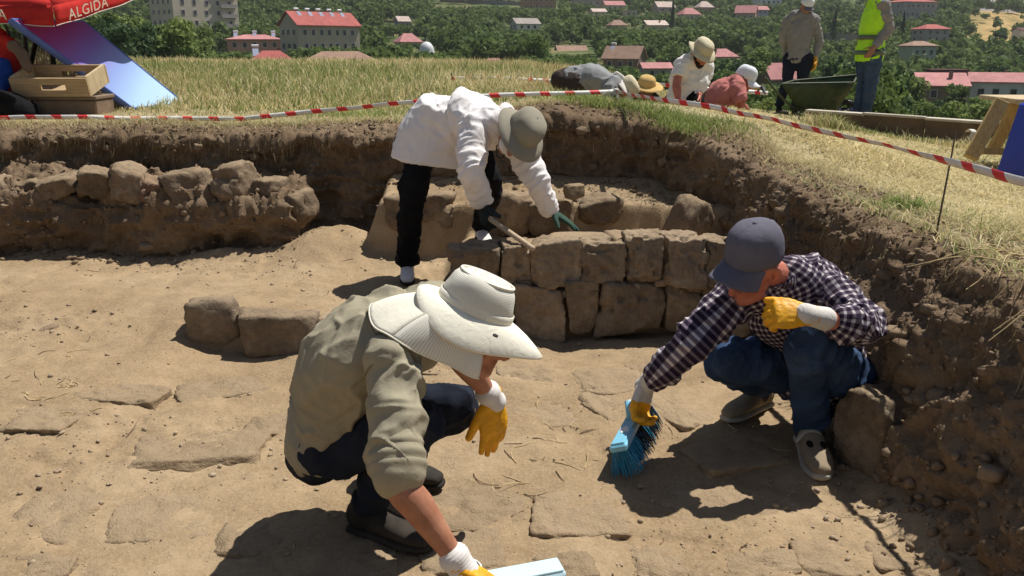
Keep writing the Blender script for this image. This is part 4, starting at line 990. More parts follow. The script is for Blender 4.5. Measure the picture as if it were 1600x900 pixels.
glove(ra, 'yellow_glove', A.wrL + unit(A.wrL - A.elL) * .012, A.elL, .0033, 'white_sock', d=(.03, -.10, -1), palm=(-.55, .8, -.1), thumb=(-1, -.3, 0), curl=(.12, .16, .2, .3), spread=.05, thumb_dir=(-.42, -.12, -.9), thumb_curl=.05)
glove(ra, 'yellow_glove', A.wrR + unit(A.wrR - A.elR) * .012, A.elR, .0033, 'white_sock', d=unit(A.wrR - A.elR) * .6 + np.array([.55, .15, -.1]), palm=(.15, -.2, -1), thumb=(0, 1, .2), curl=(.55, .6, .6, .6))
def flap_hat(root, J):
    hu, hf, hs = J.hu, J.hf, J.hs; c = J.head + hu * .055 - hf * .015; r = .091; h = .102
    pr_ = [(.003, h), (r * .25, h), (r * .5, h * .975), (r * .69, h * .92), (r * .82, h * .84), (r * .91, h * .73), (r * .96, h * .60), (r * .99, h * .47), (r * 1.02, h * .35), (r * 1.04, h * .15), (r * 1.05, 0.)]
    V, F = lathe(c, hs, hf, hu, pr_, .9, 1.12, 56); V = V + unit_rows(V - c) * (.010 * fbm(V * 11, 2, 7))[:, None]; V = np.array(V)
    m3 = mesh('hat', V - origin(root), F); hat = link('hat', m3, MATS['mesh_fabric'], root); set_corner(m3, 'cuv', cloth_uv(V, F, [(c, c + hu, hs, .1)]))
    pi_ = [(a * .93, b * .93) for a, b in pr_]; obj('shadow_lining', *lathe(c, hs, hf, hu, pi_, .9, 1.12, 32), MATS['hair'], hat)  # near-black inner shell stands for shadowed hair behind the mesh
    for z_, w_ in ((.965, .004),):                    # piping round the crown's top edge
        p = [c + hs * (r * .76 * .9 * math.cos(a)) + hf * (r * .76 * 1.12 * math.sin(a)) + hu * (h * z_ - .008) for a in np.linspace(0, 2 * math.pi, 40)]
        obj('piping', *tube(p, [w_] * 40, None, 6, 1), MATS['cream_hat'], hat)
    obj('band', *lathe(c, hs, hf, hu, [(r * 1.045, .022), (r * 1.075, .02), (r * 1.09, -.004), (r * 1.05, -.006)], .9, 1.12, 56), MATS['cream_hat'], hat)
    def rim(a):                                        # a = 0 on the right side, pi/2 in front
        return .052 + .052 * max(math.sin(a), 0) ** 4 + .010 * abs(math.cos(a))
    def wave(a, q): return (-.006 - .030 * q) * q + q * (-.036 * abs(math.cos(a)) ** 2 + .030 * max(-math.sin(a), 0) ** 2 - .012 * max(math.sin(a), 0))
    W = []; n = 64; L = [(0, 0), (.25, 0), (.5, 0), (.75, 0), (1, 0), (1, -.005), (.5, -.006), (0, -.005)]
    for q, tz in L:
        for j in range(n):
            a = 2 * math.pi * j / n; rr = r * 1.05 + rim(a) * q; nar = 1 - .38 * q * max(math.sin(a), 0) ** 2
            W.append(c + hs * (rr * math.cos(a) * .92 * nar) + hf * (rr * math.sin(a) * 1.12) + hu * (wave(a, q) + tz))
    F = []
    for i in range(len(L) - 1):
        for j in range(n): F.append((i * n + j, i * n + (j + 1) % n, (i + 1) * n + (j + 1) % n, (i + 1) * n + j))
    br = obj('brim', np.array(W), F, MATS['cream_hat'], hat)
    obj('eyelet', *lathe(c + hs * (r * 1.02 + .047) * .86 + hf * .085 + hu * -.018, hs, hf, hu, [(.0035, .004), (.007, .005), (.0075, .0)], 1, 1, 16), MATS['dark_metal'], br)
    # neck flap: net at the sides, plain cloth behind
    g = np.array([0, 0, -1.]); nu, nv = 61, 18; bd = unit(np.array([-.88, .05, -.10])); P = np.zeros((nu, nv, 3))
    for i in range(nu):
        b = -2.0 + 4.0 * i / (nu - 1); dirv = -hf * math.cos(b) + hs * math.sin(b); bw = max(math.cos(b * .95), 0) ** 1.3; side = 1 - bw
        p0 = c + (-hf * math.cos(b) * r * 1.14 + hs * math.sin(b) * r * .93) - hu * .006
        end = p0 + bw * (bd * .19 + hs * math.sin(b) * .16 + g * .02) + side * (g * .15 + dirv * .05 - hf * .035)
        midp = lerp(p0, end, .5) + bw * np.array([0, 0, .03]) + side * dirv * .035
        for j in range(nv):
            t_ = j / (nv - 1); q = (1 - t_) ** 2 * p0 + 2 * t_ * (1 - t_) * midp + t_ * t_ * end
            P[i, j] = q + (dirv * .012 * side + np.array([0, 0, .012]) * bw) * t_ * math.sin(b * 7 + 1)
    F = grid_faces(nu, nv); k = F.reshape(nu - 1, nv - 1, 4); split = []
    bb = np.array([-2.0 + 4.0 * (i + .5) / (nu - 1) for i in range(nu - 1)])
    for nm, sel, mt in (('neck_flap', np.abs(bb) < .95, 'cream_hat'), ('side_net', bb >= .95, 'mesh_fabric'), ('side_net', bb <= -.95, 'mesh_fabric')):
        Fs = k[sel].reshape(-1, 4); Vf = P.reshape(-1, 3); us = np.unique(Fs); mp = np.zeros(len(Vf), int); mp[us] = np.arange(len(us)); o = obj(nm, Vf[us], mp[Fs], MATS[mt], hat)
        ii, jj = Fs // nv, Fs % nv; set_corner(o.data, 'cuv', np.stack([ii * .0085, jj * .011, ii * 0], -1).reshape(-1, 3))
        sm = o.modifiers.new('thickness', 'SOLIDIFY'); sm.thickness = .0015
    e = [P[i, -1] for i in range(nu)]; obj('hem', *tube(e, [.0028] * nu, None, 6, 1), MATS['cream_hat'], hat)
flap_hat(ra, A)

# ---- C: checked shirt
rc = empty('person', (C.anL[0], C.anL[1], 0), 'man in checked shirt, jeans and grey cap squatting and sweeping with a blue broom head', 'person')
body(C, rc, 'skin_red', .0052, 1.0)
shirt(C, rc, 'check_cloth', .0065, 1.0, .022, .02, (.80, .94), 15, .014, uv=True, cuff=.044, sl=.066)
collar(rc, C, 'check_cloth', .064, True)
trousers(C, rc, 'denim', .0075, 1.0, .004, amp=.016)
f = unit(PZ(1282, 748, 0) - PZ(1256, 690, 0)); z0 = float(floor_z(C.anL[0], C.anL[1] - .1, False)); h_ = C.anL - f * .045; shoe(rc, h_, h_ + f, z0, 'shoe_tan', 'shoe_sole', 1.13, True)
f = unit((-.8, -.6, 0)); z0 = float(floor_z(C.anR[0], C.anR[1], False)); h_ = C.anR - f * .07; shoe(rc, h_, h_ + f, z0, 'shoe_tan', 'shoe_sole')
for an in (C.anL, C.anR): obj('sock', *tube([an + [0, 0, -.04], an + [0, 0, .03], an + [0, 0, .06]], [.044, .043, .043], None, 16, 2), MATS['dark_brown'], rc)
cap_hat(rc, C, 'grey_cap', .101, .118, .08, .062, up=unit(C.hu * .97 - C.hf * .20))
glove(rc, 'yellow_glove', C.wrL, C.elL, .0033, 'dirty_white', d=(-1, .02, .02), palm=(.1, .75, -.65), thumb=(.1, .3, .95), curl=(.85, .9, .9, .95), thumb_dir=(-.9, .2, .15), cuff_len=.085)
gr = glove(rc, 'yellow_glove', C.wrR + unit(C.wrR - C.elR) * .01, C.elR, .0033, 'dirty_white', d=(-.28, -.32, -.9), palm=(.55, -.55, .3), thumb=(-.8, -.5, .1), curl=(.7, .75, .8, .85), cuff_len=.055, split=.062, thumb_dir=(-.25, -.45, -.85))

# ---- B: white coat
rb = empty('person', (B.anL[0], B.anL[1], .13), 'person in white coat and sand bucket hat bending over the block wall', 'person')
body(B, rb, 'skin_tan', .0065, .94)
pel = (B.hipL + B.hipR) / 2; hs_ = unit(B.hipR - B.hipL)
sk = tube([pel + [.04, -.03, .1], pel + [-.01, .0, -.02], pel + [-.05, .0, -.14], pel + [-.065, .0, -.225]], [(.19, .15), (.235, .18), (.255, .195), (.27, .20)], hs_, 24, 4, flat=True)
shirt(B, rb, 'white_coat', .0085, .97, .028, .02, (.99, .99), 25, .010, (sk,), 'coat', .044, sl=.07)
collar(rb, B, 'white_coat', .066)
trousers(B, rb, 'black_cloth', .009, .88, .008, .04, ankle=.06, amp=.014)
V, F, N = fuse([ball(B.head + B.hf * .055 - B.hu * .06, np.array([.062, .058, .052]), np.array([B.hs, B.hf, B.hu]))], .008, 2); obj('face_mask', V, F, MATS['dirty_white'], rb)
for an, f in ((B.anL, (.12, -1, 0)), (B.anR, (.2, -1, 0))):
    f = unit(f); h_ = an - f * .07; shoe(rb, h_, h_ + f, an[2] - .105, 'white_sock', 'shoe_dark', .95)
    obj('sock', *tube([an + [0, 0, -.05], an + [0, 0, .02], an + [0, 0, .05]], [.042, .040, .040], None, 16, 2), MATS['white_sock'], rb)
bucket_hat(rb, B, 'sand_hat', .103, .115, .062, .03, .035, up=(.62, -.5, .60), seed=1.2)
glove(rb, 'teal_glove', B.wrL, B.elL, .004, None, d=(.80, -.25, -.42), palm=(-.3, -.1, -1), thumb=(.3, -1, 0), curl=(.12, .1, .12, .15), spread=.18)
glove(rb, 'slate_glove', B.wrR, B.elR, .004, None, d=(.15, -.25, -1), palm=(.8, .3, -.2), thumb=(.2, -1, 0), curl=(.75, .8, .8, .8))
gl = obj('glasses', *tube([PY(776, 228, 4.5), PY(776, 242, 4.5), PY(783, 247, 4.5), PY(789, 240, 4.5), PY(789, 229, 4.5), PY(782, 225, 4.5), PY(776, 228, 4.5)], [.0035] * 7, None, 6, 4), MATS['black_plastic'], rb)

# ---- the workers beyond
def pose(Y0, **kw):
    J = Fig()
    for k, v in kw.items(): setattr(J, k, PY(v[0], v[1], Y0 + (v[2] if len(v) > 2 else 0)))
    return J
FARG = 'workers beyond the trench'
# D: bending, grey shirt
D = pose(8.6, hipL=(893, 128, -.1), hipR=(886, 126, .12), knL=(890, 172, -.15), knR=(882, 172, .12), anL=(888, 222, 0), anR=(880, 222, .2), neck=(962, 128, -.05), shL=(952, 138, -.2), shR=(950, 132, .15), elL=(960, 170, -.25), elR=(958, 172, .15), wrL=(975, 195, -.3), wrR=(972, 196, .1), head=(976, 140, -.08))
D.back = np.array([0, 0, .06]); D.hf, D.hu, D.hs = frame((.35, -.3, -.9), (.85, -.1, .35))
rd = empty('person', (D.anL[0], D.anL[1], .12), 'worker in grey shirt bent double, head down in a pale hat', 'person', FARG)
body(D, rd, 'skin_mid', .012, .98); shirt(D, rd, 'grey_shirt', .012, 1.0, .02, -.04, (.35, .35), 35, .012); trousers(D, rd, 'dark_brown', .012, 1.0)
for an in (D.anL, D.anR): shoe(rd, an + [-.07, 0, 0], an + [.2, 0, 0], .13, 'shoe_dark', 'shoe_dark')
hb = bucket_hat(rd, D, 'light_hat', .102, .11, .07, .035, .03, up=(.8, -.2, .5), seed=.4, cm='dirty_white')
obj('neck_cloth', *tube([D.neck + [-.03, -.06, .07], D.neck + [.03, -.05, .0], D.head + [.02, -.08, -.09]], [(.05, .012), (.07, .012), (.05, .01)], (0, 0, 1), 12, 4), MATS['dirty_white'], rd)
# E: straw hat, mostly hidden
E = pose(8.95, hipL=(1000, 190, -.1), hipR=(1022, 190, .1), knL=(1000, 178, -.45), knR=(1028, 178, -.42), anL=(1000, 215, -.2), anR=(1026, 215, -.15), neck=(1010, 152, 0), shL=(990, 162, 0), shR=(1030, 162, 0), elL=(985, 190, -.2), elR=(1035, 190, -.2), wrL=(998, 200, -.4), wrR=(1022, 200, -.4), head=(1010, 137, -.05))
E.hf, E.hu, E.hs = frame((.1, -.9, -.4), (0, -.3, .9))
re_ = empty('person', (E.anL[0], E.anL[1], .12), 'crouching worker of whom mainly a round straw hat shows', 'person', FARG)
body(E, re_, 'skin_mid', .012, .95); shirt(E, re_, 'dark_brown', .012, .95, .02, .1, (.9, .9), 41); trousers(E, re_, 'denim', .012, .95)
bucket_hat(re_, E, 'straw_hat', .1, .095, .085, .012, .03, up=(.05, -.25, 1), seed=.8)
# F: white tee, pale hat
Fg = pose(8.4, hipL=(1052, 158, .1), hipR=(1082, 160, -.1), knL=(1048, 215, .05), knR=(1080, 215, -.1), anL=(1046, 268, .1), anR=(1080, 268, -.05), neck=(1087, 94, -.06), shL=(1064, 100, -.1), shR=(1104, 104, .08), elL=(1057, 132, -.2), elR=(1098, 132, .1), wrL=(1060, 160, -.3), wrR=(1092, 150, -.15), head=(1095, 82, -.14))
Fg.hf, Fg.hu, Fg.hs = frame((.35, -.7, -.6), (.25, -.35, .9))
rf = empty('person', (Fg.anL[0], Fg.anL[1], .12), 'bearded worker in white t-shirt and pale brimmed hat standing waist-deep beyond the trench edge', 'person', FARG)
for n_ in ('anL', 'anR'): getattr(Fg, n_)[2] = .22
body(Fg, rf, 'skin_red', .008, 1.0, 'LR', {'L': dict(d=(0, -.2, -1), palm=(1, 0, 0), thumb=(0, -1, 0)), 'R': dict(d=(0, -.4, -1), palm=(-1, 0, 0), thumb=(0, -1, 0))})
shirt(Fg, rf, 'white_tee', .010, 1.0, .022, .1, (.33, .33), 45, .012); trousers(Fg, rf, 'black_cloth', .012)
V, Fc, N = fuse([tube([Fg.head + Fg.hs * s * .058 + Fg.hf * .02 - Fg.hu * .03 if s else Fg.head + Fg.hf * .075 - Fg.hu * .092 for s in (-1, 0, 1)], [.02, .035, .02], None, 10, 5)], .008, 3); obj('beard', V + N * (.006 * fbm(V * 60, 2, 3))[:, None], Fc, MATS['beard'], rf)
bucket_hat(rf, Fg, 'light_hat', .096, .10, .05, .022, .035, seed=2.0, wav=.016)
for an in (Fg.anL, Fg.anR): shoe(rf, an + [0, .07, 0], an + [.05, -.2, 0], .12, 'shoe_dark', 'shoe_dark')
# G: pink shirt, white cap
G = pose(8.9, hipL=(1120, 180, -.12), hipR=(1108, 178, .12), knL=(1148, 188, -.3), knR=(1140, 186, .15), anL=(1112, 205, -.2), anR=(1102, 204, .15), neck=(1153, 128, -.05), shL=(1150, 140, -.2), shR=(1142, 134, .15), elL=(1160, 165, -.25), elR=(1155, 165, .2), wrL=(1172, 178, -.15), wrR=(1172, 178, .15), head=(1163, 123, -.05))
G.back = np.array([-.05, 0, .04]); G.hf, G.hu, G.hs = frame((.85, -.25, -.45), (.4, -.1, .9))
rg = empty('person', (G.anL[0], G.anL[1], .12), 'kneeling worker in faded pink shirt and white cap turned to the side', 'person', FARG)
body(G, rg, 'skin_red', .010, .98); shirt(G, rg, 'pink_shirt', .011, 1.0, .022, .1, (.4, .4), 55, .014); trousers(G, rg, 'dark_brown', .012)
cap_hat(rg, G, 'white_cap', .1, .11, .075, .03)
V, Fc, N = fuse([ball(G.head - G.hf * .045 - G.hu * .02, np.array([.075, .055, .06]), np.array([G.hs, G.hf, G.hu]))], .01, 1); obj('hair', V, Fc, MATS['hair'], rg)
# H: grey sweater, standing by the barrow
H_ = pose(14.2, hipL=(1234, 92, .05), hipR=(1260, 92, -.05), knL=(1229, 130, .0), knR=(1252, 132, -.1), anL=(1217, 163, .05), anR=(1242, 167, -.1), neck=(1250, 21, 0), shL=(1231, 30, .05), shR=(1273, 30, -.05), elL=(1224, 62, .12), elR=(1280, 64, -.05), wrL=(1230, 88, .22), wrR=(1274, 92, -.12), head=(1260, 8, -.06))
H_.hf, H_.hu, H_.hs = frame((.45, -.75, -.5), (.15, -.3, .95))
rh = empty('person', (H_.anL[0], H_.anL[1], float(up_z(H_.anL[0], H_.anL[1]))), 'man in grey sweater and pale cap standing behind the wheelbarrow', 'person', FARG)
body(H_, rh, 'skin_mid', .012); shirt(H_, rh, 'grey_sweater', .013, 1.0, .026, .06, (.97, .97), 65, .014); trousers(H_, rh, 'navy_cloth', .013, 1.0, .01)
cap_hat(rh, H_, 'white_cap', .1, .11, .07, .03, visor_m='grey_cap')
V, F, N = fuse(hand_parts(H_.wrR, (0, -.1, -1), (-1, 0, 0), (0, -1, 0), sc=1.2, fat=1.3), .007, 2); o = obj('glove', V, F, MATS['yellow_glove'], rh)
for an in (H_.anL, H_.anR): shoe(rh, an + [0, .07, 0], an + [.1, -.2, 0], float(up_z(an[0], an[1])), 'shoe_dark', 'shoe_dark')
# I: hi-vis vest
I_ = pose(11.0, hipL=(1368, 80, -.08), hipR=(1350, 80, .08), knL=(1360, 132, -.08), knR=(1349, 132, .1), anL=(1352, 180, -.05), anR=(1338, 178, .12), neck=(1370, -6, 0), shL=(1380, 6, -.16), shR=(1362, 4, .17), elL=(1388, 44, -.16), elR=(1352, 40, .2), wrL=(1366, 74, -.2), wrR=(1346, 66, .1), head=(1364, -28, 0))
I_.hf, I_.hu, I_.hs = frame((-.9, -.2, -.35), (-.2, 0, .95))
ri = empty('person', (I_.anL[0], I_.anL[1], float(up_z(I_.anL[0], I_.anL[1]))), 'man in yellow-green safety vest and blue jeans standing beside the wheelbarrow', 'person', FARG)
body(I_, ri, 'skin_mid', .011, 1.0, 'LR', {'L': dict(d=(-.5, 0, -.8), palm=(0, 1, 0), thumb=(-1, 0, 0)), 'R': dict(d=(-.3, 0, -.9), palm=(0, -1, 0), thumb=(-1, 0, 0))})
shirt(I_, ri, 'grey_sweater', .011, .97, .010, .06, (.97, .97), 75, .010, name='sweater')
V, F, N = fuse([torso_tube(I_, .030, .13, .98, True), yoke(I_, .072)], .011, 5); V = folds(V, N, .011, 7, 8); vest = obj('vest', V, F, MATS['hivis'], ri)
pel, s0, s1, sm = torso_axis(I_)
for q in (-.02, .14):
    c = lerp(pel, sm, q / .5); u = unit(sm - pel); cap_ = np.cross(s0, u)
    obj('reflective_band', *lathe(c, s0, cap_, u, [(.10, .028), (.205, .026), (.208, 0), (.205, -.026), (.10, -.028)], 1.0, .77, 40), MATS['reflective'], vest)
trousers(I_, ri, 'denim_faded', .011, 1.0, .004)
cap_hat(ri, I_, 'grey_cap', .1, .11, .07, .03)
for an in (I_.anL, I_.anR): shoe(ri, an + [.06, .0, 0], an + [-.2, -.08, 0], float(up_z(an[0], an[1])), 'shoe_grey', 'shoe_sole')
# ------------------------------------------------------------------ tools and site furniture
def broom(e1, e2, nrm, label, bars, seed=1, sock=.02):
    e1, e2 = np.asarray(e1, float), np.asarray(e2, float); X = unit(e2 - e1); Zv = unit(np.asarray(nrm, float) - X * (np.asarray(nrm, float) @ X)); Yv = np.cross(Zv, X); L = np.linalg.norm(e2 - e1); M3 = np.stack([X, Yv, Zv], 1); c = (e1 + e2) / 2
    r = empty('broom_head', c, label, 'broom'); W = lambda V: np.asarray(V) @ M3.T + c
    V, F = bbox((0, 0, 0), (L, .066, .026), None, .011); b = obj('block', W(V), F, MATS[bars], r, False)
    V, F = bbox((0, 0, .016), (L * .96, .05, .008), None, .004); obj('rim', W(V), F, MATS[bars], b, False)
    ax = unit(np.array([.55, 0, .84])); p0 = np.array([L * sock, 0, .01])
    V, F = tube([p0, p0 + ax * .075], [.0175, .0165], None, 20, 2, flat=True); so = obj('socket', W(V), F, MATS[bars], b)
    V, F = lathe(p0 + ax * .075, np.array([0, 1., 0]), np.cross(ax, [0, 1., 0]), ax, [(.0165, 0), (.0165, .003), (.012, .003), (.012, -.002)], 1, 1, 20); obj('socket_rim', W(V), F, MATS['white_plastic'], so)
    V, F = lathe(p0 + ax * .0755, np.array([0, 1., 0]), np.cross(ax, [0, 1., 0]), ax, [(.012, 0.0), (.001, 0.0)], 1, 1, 20); obj('socket_hole_shade', W(V), F, MATS['hole_shade'], so)  # flat black disc paints the shaded bore of a closed socket
    V, F = bbox((-L * .22, 0, .0215), (.055, .03, .0015), rotz(.3), .0005); obj('sticker', W(V), F, MATS['white_plastic'], b, False)
    g = np.random.default_rng(seed); out = {0: [], 1: []}
    for i in range(44):
        for j in range(7):
            x = -L / 2 + .01 + (L - .02) * i / 43; y = -.027 + .054 * j / 6
            for t_ in range(2):
                q = np.array([x, y, -.012]) + g.normal(0, .0015, 3); tip = q + np.array([g.normal(0, .010) + (x / L) * .02, y * .9 + g.normal(0, .007), -.095 * g.uniform(.85, 1.05)])
                out[int(i > 13 and g.random() < .9)].append(tube([q, lerp(q, tip, .5) + [0, y * .1, 0], tip], [.0016, .0014, .0011], None, 4, 1, flat=True))
    for k, mt in ((0, 'bristle'), (1, 'bristle_dark')):
        V, F = cat(out[k]); o = obj('bristles', W(V), F, MATS[mt], r, False); tag(o, kind='stuff')
    return r
e1, e2 = PZ(966, 702, .125), PZ(1016, 608, .115); print('BROOM', np.linalg.norm(e2 - e1)); e2 = e1 + unit(e2 - e1) * min(np.linalg.norm(e2 - e1), .45)
broom(e1, e2, (-.45, -.42, .8), 'light blue broom head with dark bristles held by the man in the checked shirt', 'blue_plastic')
e1 = PZ(878, 888, .10); e2 = PZ(690, 924, .12); broom(e2, e2 + unit(e1 - e2) * max(np.linalg.norm(e1 - e2), .3), (-.1, -.25, 1), 'pale blue broom head under the gloved hand of the man in khaki', 'pale_plastic', 5, -.36)
p0, p1 = PY(749, 322, B.wrR[1] - .04), PZ(832, 388, .5); hd = B.wrR + np.array([.03, -.04, -.07]); p0 = hd - unit(p1 - hd) * .06
o = obj('tool_handle', *tube([p0, lerp(p0, p1, .5), p1], [.0135, .0145, .0145], None, 14, 3), MATS['handle_wood']); tag(o, 'round wooden tool handle gripped by the person in the white coat', 'tool')

# barrier tape
def tape(pts, label, w=.034, sag=.0, sub=16, rag=.25, seed=0, phase=0.0):
    P = crom(pts, sub); T = np.gradient(P, axis=0); T = unit_rows(T); l = np.concatenate([[0], np.cumsum(np.linalg.norm(np.diff(P, axis=0), axis=1))])
    h = np.cross(T, [0, 0, 1.]); h = unit_rows(h); up = np.cross(h, T); ph = phase + rag * np.array([math.sin(x * 2.1 + seed) + .7 * math.sin(x * 5.3 + 2 * seed) for x in l]); D = up * np.cos(ph)[:, None] + h * np.sin(ph)[:, None]
    P = P + h * (.012 * fbm(xyz(l * 2.2, seed, 0), 2, 3))[:, None] + np.array([0, 0, 1.]) * (.008 * fbm(xyz(l * 3, seed, 5), 2, 4))[:, None]
    rows = [P + D * w * q for q in (-.5, 0, .5)]; rows[1] = rows[1] + h * .004; V = np.stack(rows, 1).reshape(-1, 3); F = grid_faces(len(P), 3); o = obj('barrier_tape', V, F, MATS['barrier_tape']); tag(o, label, 'tape')
    set_corner(o.data, 'cuv', np.stack([l[F // 3], F % 3, 0 * F], -1).reshape(-1, 3)); sm = o.modifiers.new('thickness', 'SOLIDIFY'); sm.thickness = .0008; return o
kn = PY(962, 143, 6.45)
tp = [PY(px, py, 6.22 + .0002 * max(px, 0)) for px, py in ((-160, 184), (0, 184), (180, 184), (360, 186), (400, 183), (520, 171), (650, 160), (800, 148))] + [kn]
tape(tp, 'red and white barrier tape along the far rim of the trench', seed=1)
tp = [kn] + [PZ(px, py, z) for px, py, z in [(1040, 158, 1.15), (1130, 172, 1.13), (1250, 197, 1.11), (1400, 232, 1.09), (1600, 282, 1.09), (1760, 322, 1.09)]]; tape(tp, 'red and white barrier tape running back along the right rim of the trench', seed=2, w=.034, phase=.55)
s2 = PY(706, 122, 10.6); tape([s2, PY(790, 123, 10.6), PY(860, 126, 10.55), PY(1000, 131, 10.6), PY(1120, 140, 10.6), PY(1200, 146, 10.7)], 'farther red and white barrier tape behind the bending worker', .05, seed=3)
def stake(top, bot, label, r=.008):
    o = obj('stake', *tube([bot, lerp(bot, top, .5), top], [r, r, r * .85], None, 8, 2), MATS['stake']); tag(o, label, 'stake', 'tape stakes'); return o
g0 = kn.copy(); g0[2] = float(up_z(kn[0], kn[1])) - .05; stake(kn + [0, .01, .03], g0 + [0, .01, 0], 'short stake knotted with tape at the corner of the trench', .012)
a = PY(1494, 205, 3.45); b = PY(1472, 300, 3.2); b[2] = float(up_z(b[0], b[1])) - .05; stake(a, b, 'thin bent rod holding the tape on the right rim', .0038)
stake(s2 + [0, 0, .06], s2 + [0, 0, -.5], 'dark stake at the end of the farther tape')
V, F = cat([tube([kn + [dx_, -.03, dz_] for dx_, dz_ in ((0, 0), (-.05, .01), (-.10, -.03), (-.07, -.06), (0, -.02), (.04, -.05), (.02, -.09))], [(.012, .0015)] * 7, None, 6, 5), ball(kn + [0, -.02, 0], (.025, .022, .028), None, 10, 8)])
o = obj('tape_knot', V, F, MATS['dirty_white']); tag(o, 'bunched tape knot with loose ends at the trench corner', 'tape knot')
o = obj('tape_scrap', *tube([PY(1512, 206, 6.6), PY(1517, 202, 6.55), PY(1522, 206, 6.5), PY(1519, 213, 6.5), PY(1521, 217, 6.5)], [(.022, .002)] * 5, None, 8, 4), MATS['dirty_white']); tag(o, 'crumpled pale scrap caught in weeds before the kerb', 'scrap')

# crate, boxes and bag under the parasol
def gz(x, y): return float(up_z(x, y))
cy = 6.95; cl, cr = PY(17, 120, cy), PY(138, 123, cy); zb, zt = PY(17, 150, cy)[2], PY(17, 120, cy)[2]; cw = cr[0] - cl[0]; cx = (cl[0] + cr[0]) / 2; dp = .36
crate = empty('wooden_crate', (cx, cy + dp / 2, zb), 'open wooden crate with hand slots standing under the red parasol', 'crate')
bt = .022
for yy in (cy, cy + dp):
    hz, hw, hx = (zb + zt) / 2, .10, .03
    for x0, x1, z0, z1 in [(-cw / 2, cw / 2, zb, hz - .022), (-cw / 2, cw / 2, hz + .022, zt), (-cw / 2, hx - hw, hz - .0225, hz + .0225), (hx + hw, cw / 2, hz - .0225, hz + .0225)]:
        obj('board', *bbox((cx + (x0 + x1) / 2, yy, (z0 + z1) / 2), (x1 - x0, bt, z1 - z0), None, .002), MATS['crate_wood'], crate, False)
for sx in (-1, 1): obj('board', *bbox((cx + sx * (cw / 2 - bt / 2 - .001), cy + dp / 2, (zb + zt) / 2 + .003), (bt, dp - bt - .002, zt - zb + .012), None, .003), MATS['pale_wood'], crate, False)
obj('bottom', *bbox((cx, cy + dp / 2, zb + .008), (cw - .06, dp - .03, .012), None, .002), MATS['crate_wood'], crate, False)
crate.rotation_euler[0] = .27; crate.location[2] += .045
gb = gz(cx + .05, cy + .2) - .02; o = empty('storage_box', (cx + .06, cy + .2, gb), 'low dark box with a lid carrying the wooden crate', 'box')
obj('base', *bbox((cx + .07, cy + .19, (gb + zb - .035) / 2), (cw * .84, dp * .9, zb - .035 - gb), None, .012), MATS['earth_board'], o, False); obj('lid', *bbox((cx + .07, cy + .19, zb - .017), (cw * .87, dp * .95, .032), None, .008), MATS['old_wood'], o, False)
q = PY(8, 165, 6.75); V, F, N = fuse([ball(q + [-.08, .1, -.02], (.22, .16, .13)), ball(q + [.10, .1, -.06], (.10, .12, .1)), tube([q + [-.25, 0, .06], q + [-.1, -.02, .13], q + [.08, 0, .06]], [.02] * 3, None, 8, 4)], .012, 3); V = V + N * (.012 * fbm(V * 11, 3, 5))[:, None]; V[:, 2] = np.maximum(V[:, 2], gz(q[0], q[1]) - .02); o = obj('bag', V, F, MATS['black_cloth']); tag(o, 'slumped black bag on the grass left of the dark box', 'bag')
# folding chair with red and blue cloth
ch = empty('folding_chair', PY(0, 165, 7.35), 'red fabric folding chair draped with cloth at the foot of the parasol', 'chair')
for a, b in [((-40, 60), (30, 170)), ((40, 150), (-60, 170)), ((6, 34), (40, 118)), ((-60, 40), (-20, 130))]:
    obj('leg' if b[1] > 160 else 'frame_tube', *tube([PY(a[0], a[1], 7.3), PY(b[0], b[1], 7.4)], [.011, .011], None, 8, 2), MATS['dark_metal'], ch)
V, F, N = fuse([tube([PY(-30, 45, 7.35), PY(2, 70, 7.3), PY(14, 105, 7.28), PY(10, 140, 7.25), PY(-20, 150, 7.25)], [(.10, .035), (.11, .04), (.09, .04), (.11, .045), (.12, .03)], (1, .2, 0), 16, 4), tube([PY(8, 62, 7.3), PY(26, 74, 7.25), PY(38, 98, 7.22)], [.05, .035, .02], None, 10, 4)], .011, 3); V = V + N * (.018 * (ridge(V * np.array([9, 9, 5]), 2, 8) - .6))[:, None]; obj('fabric', V, F, MATS['red_cloth'], ch)
V, F, N = fuse([tube([PY(4, 98, 7.15), PY(4, 120, 7.12), PY(-2, 142, 7.12)], [(.06, .04), (.085, .05), (.07, .05)], (1, 0, 0), 14, 4)], .01, 3); V = V + N * (.012 * fbm(V * 14, 2, 9))[:, None]; o = obj('cloth_bundle', V, F, MATS['blue_cloth']); tag(o, 'dark blue cloth bundle hung against the red chair fabric', 'cloth')
V, F, N = fuse([tube([PY(22, 72, 7.1), PY(34, 86, 7.08), PY(44, 108, 7.05)], [.05, .045, .03], None, 10, 4)], .01, 2); V = V + N * (.02 * (ridge(V * 12, 2, 3) - .6))[:, None]; o = obj('net_sack', V, F, MATS['earth_board']); tag(o, 'crumpled brown sack hanging behind the wooden crate', 'sack')

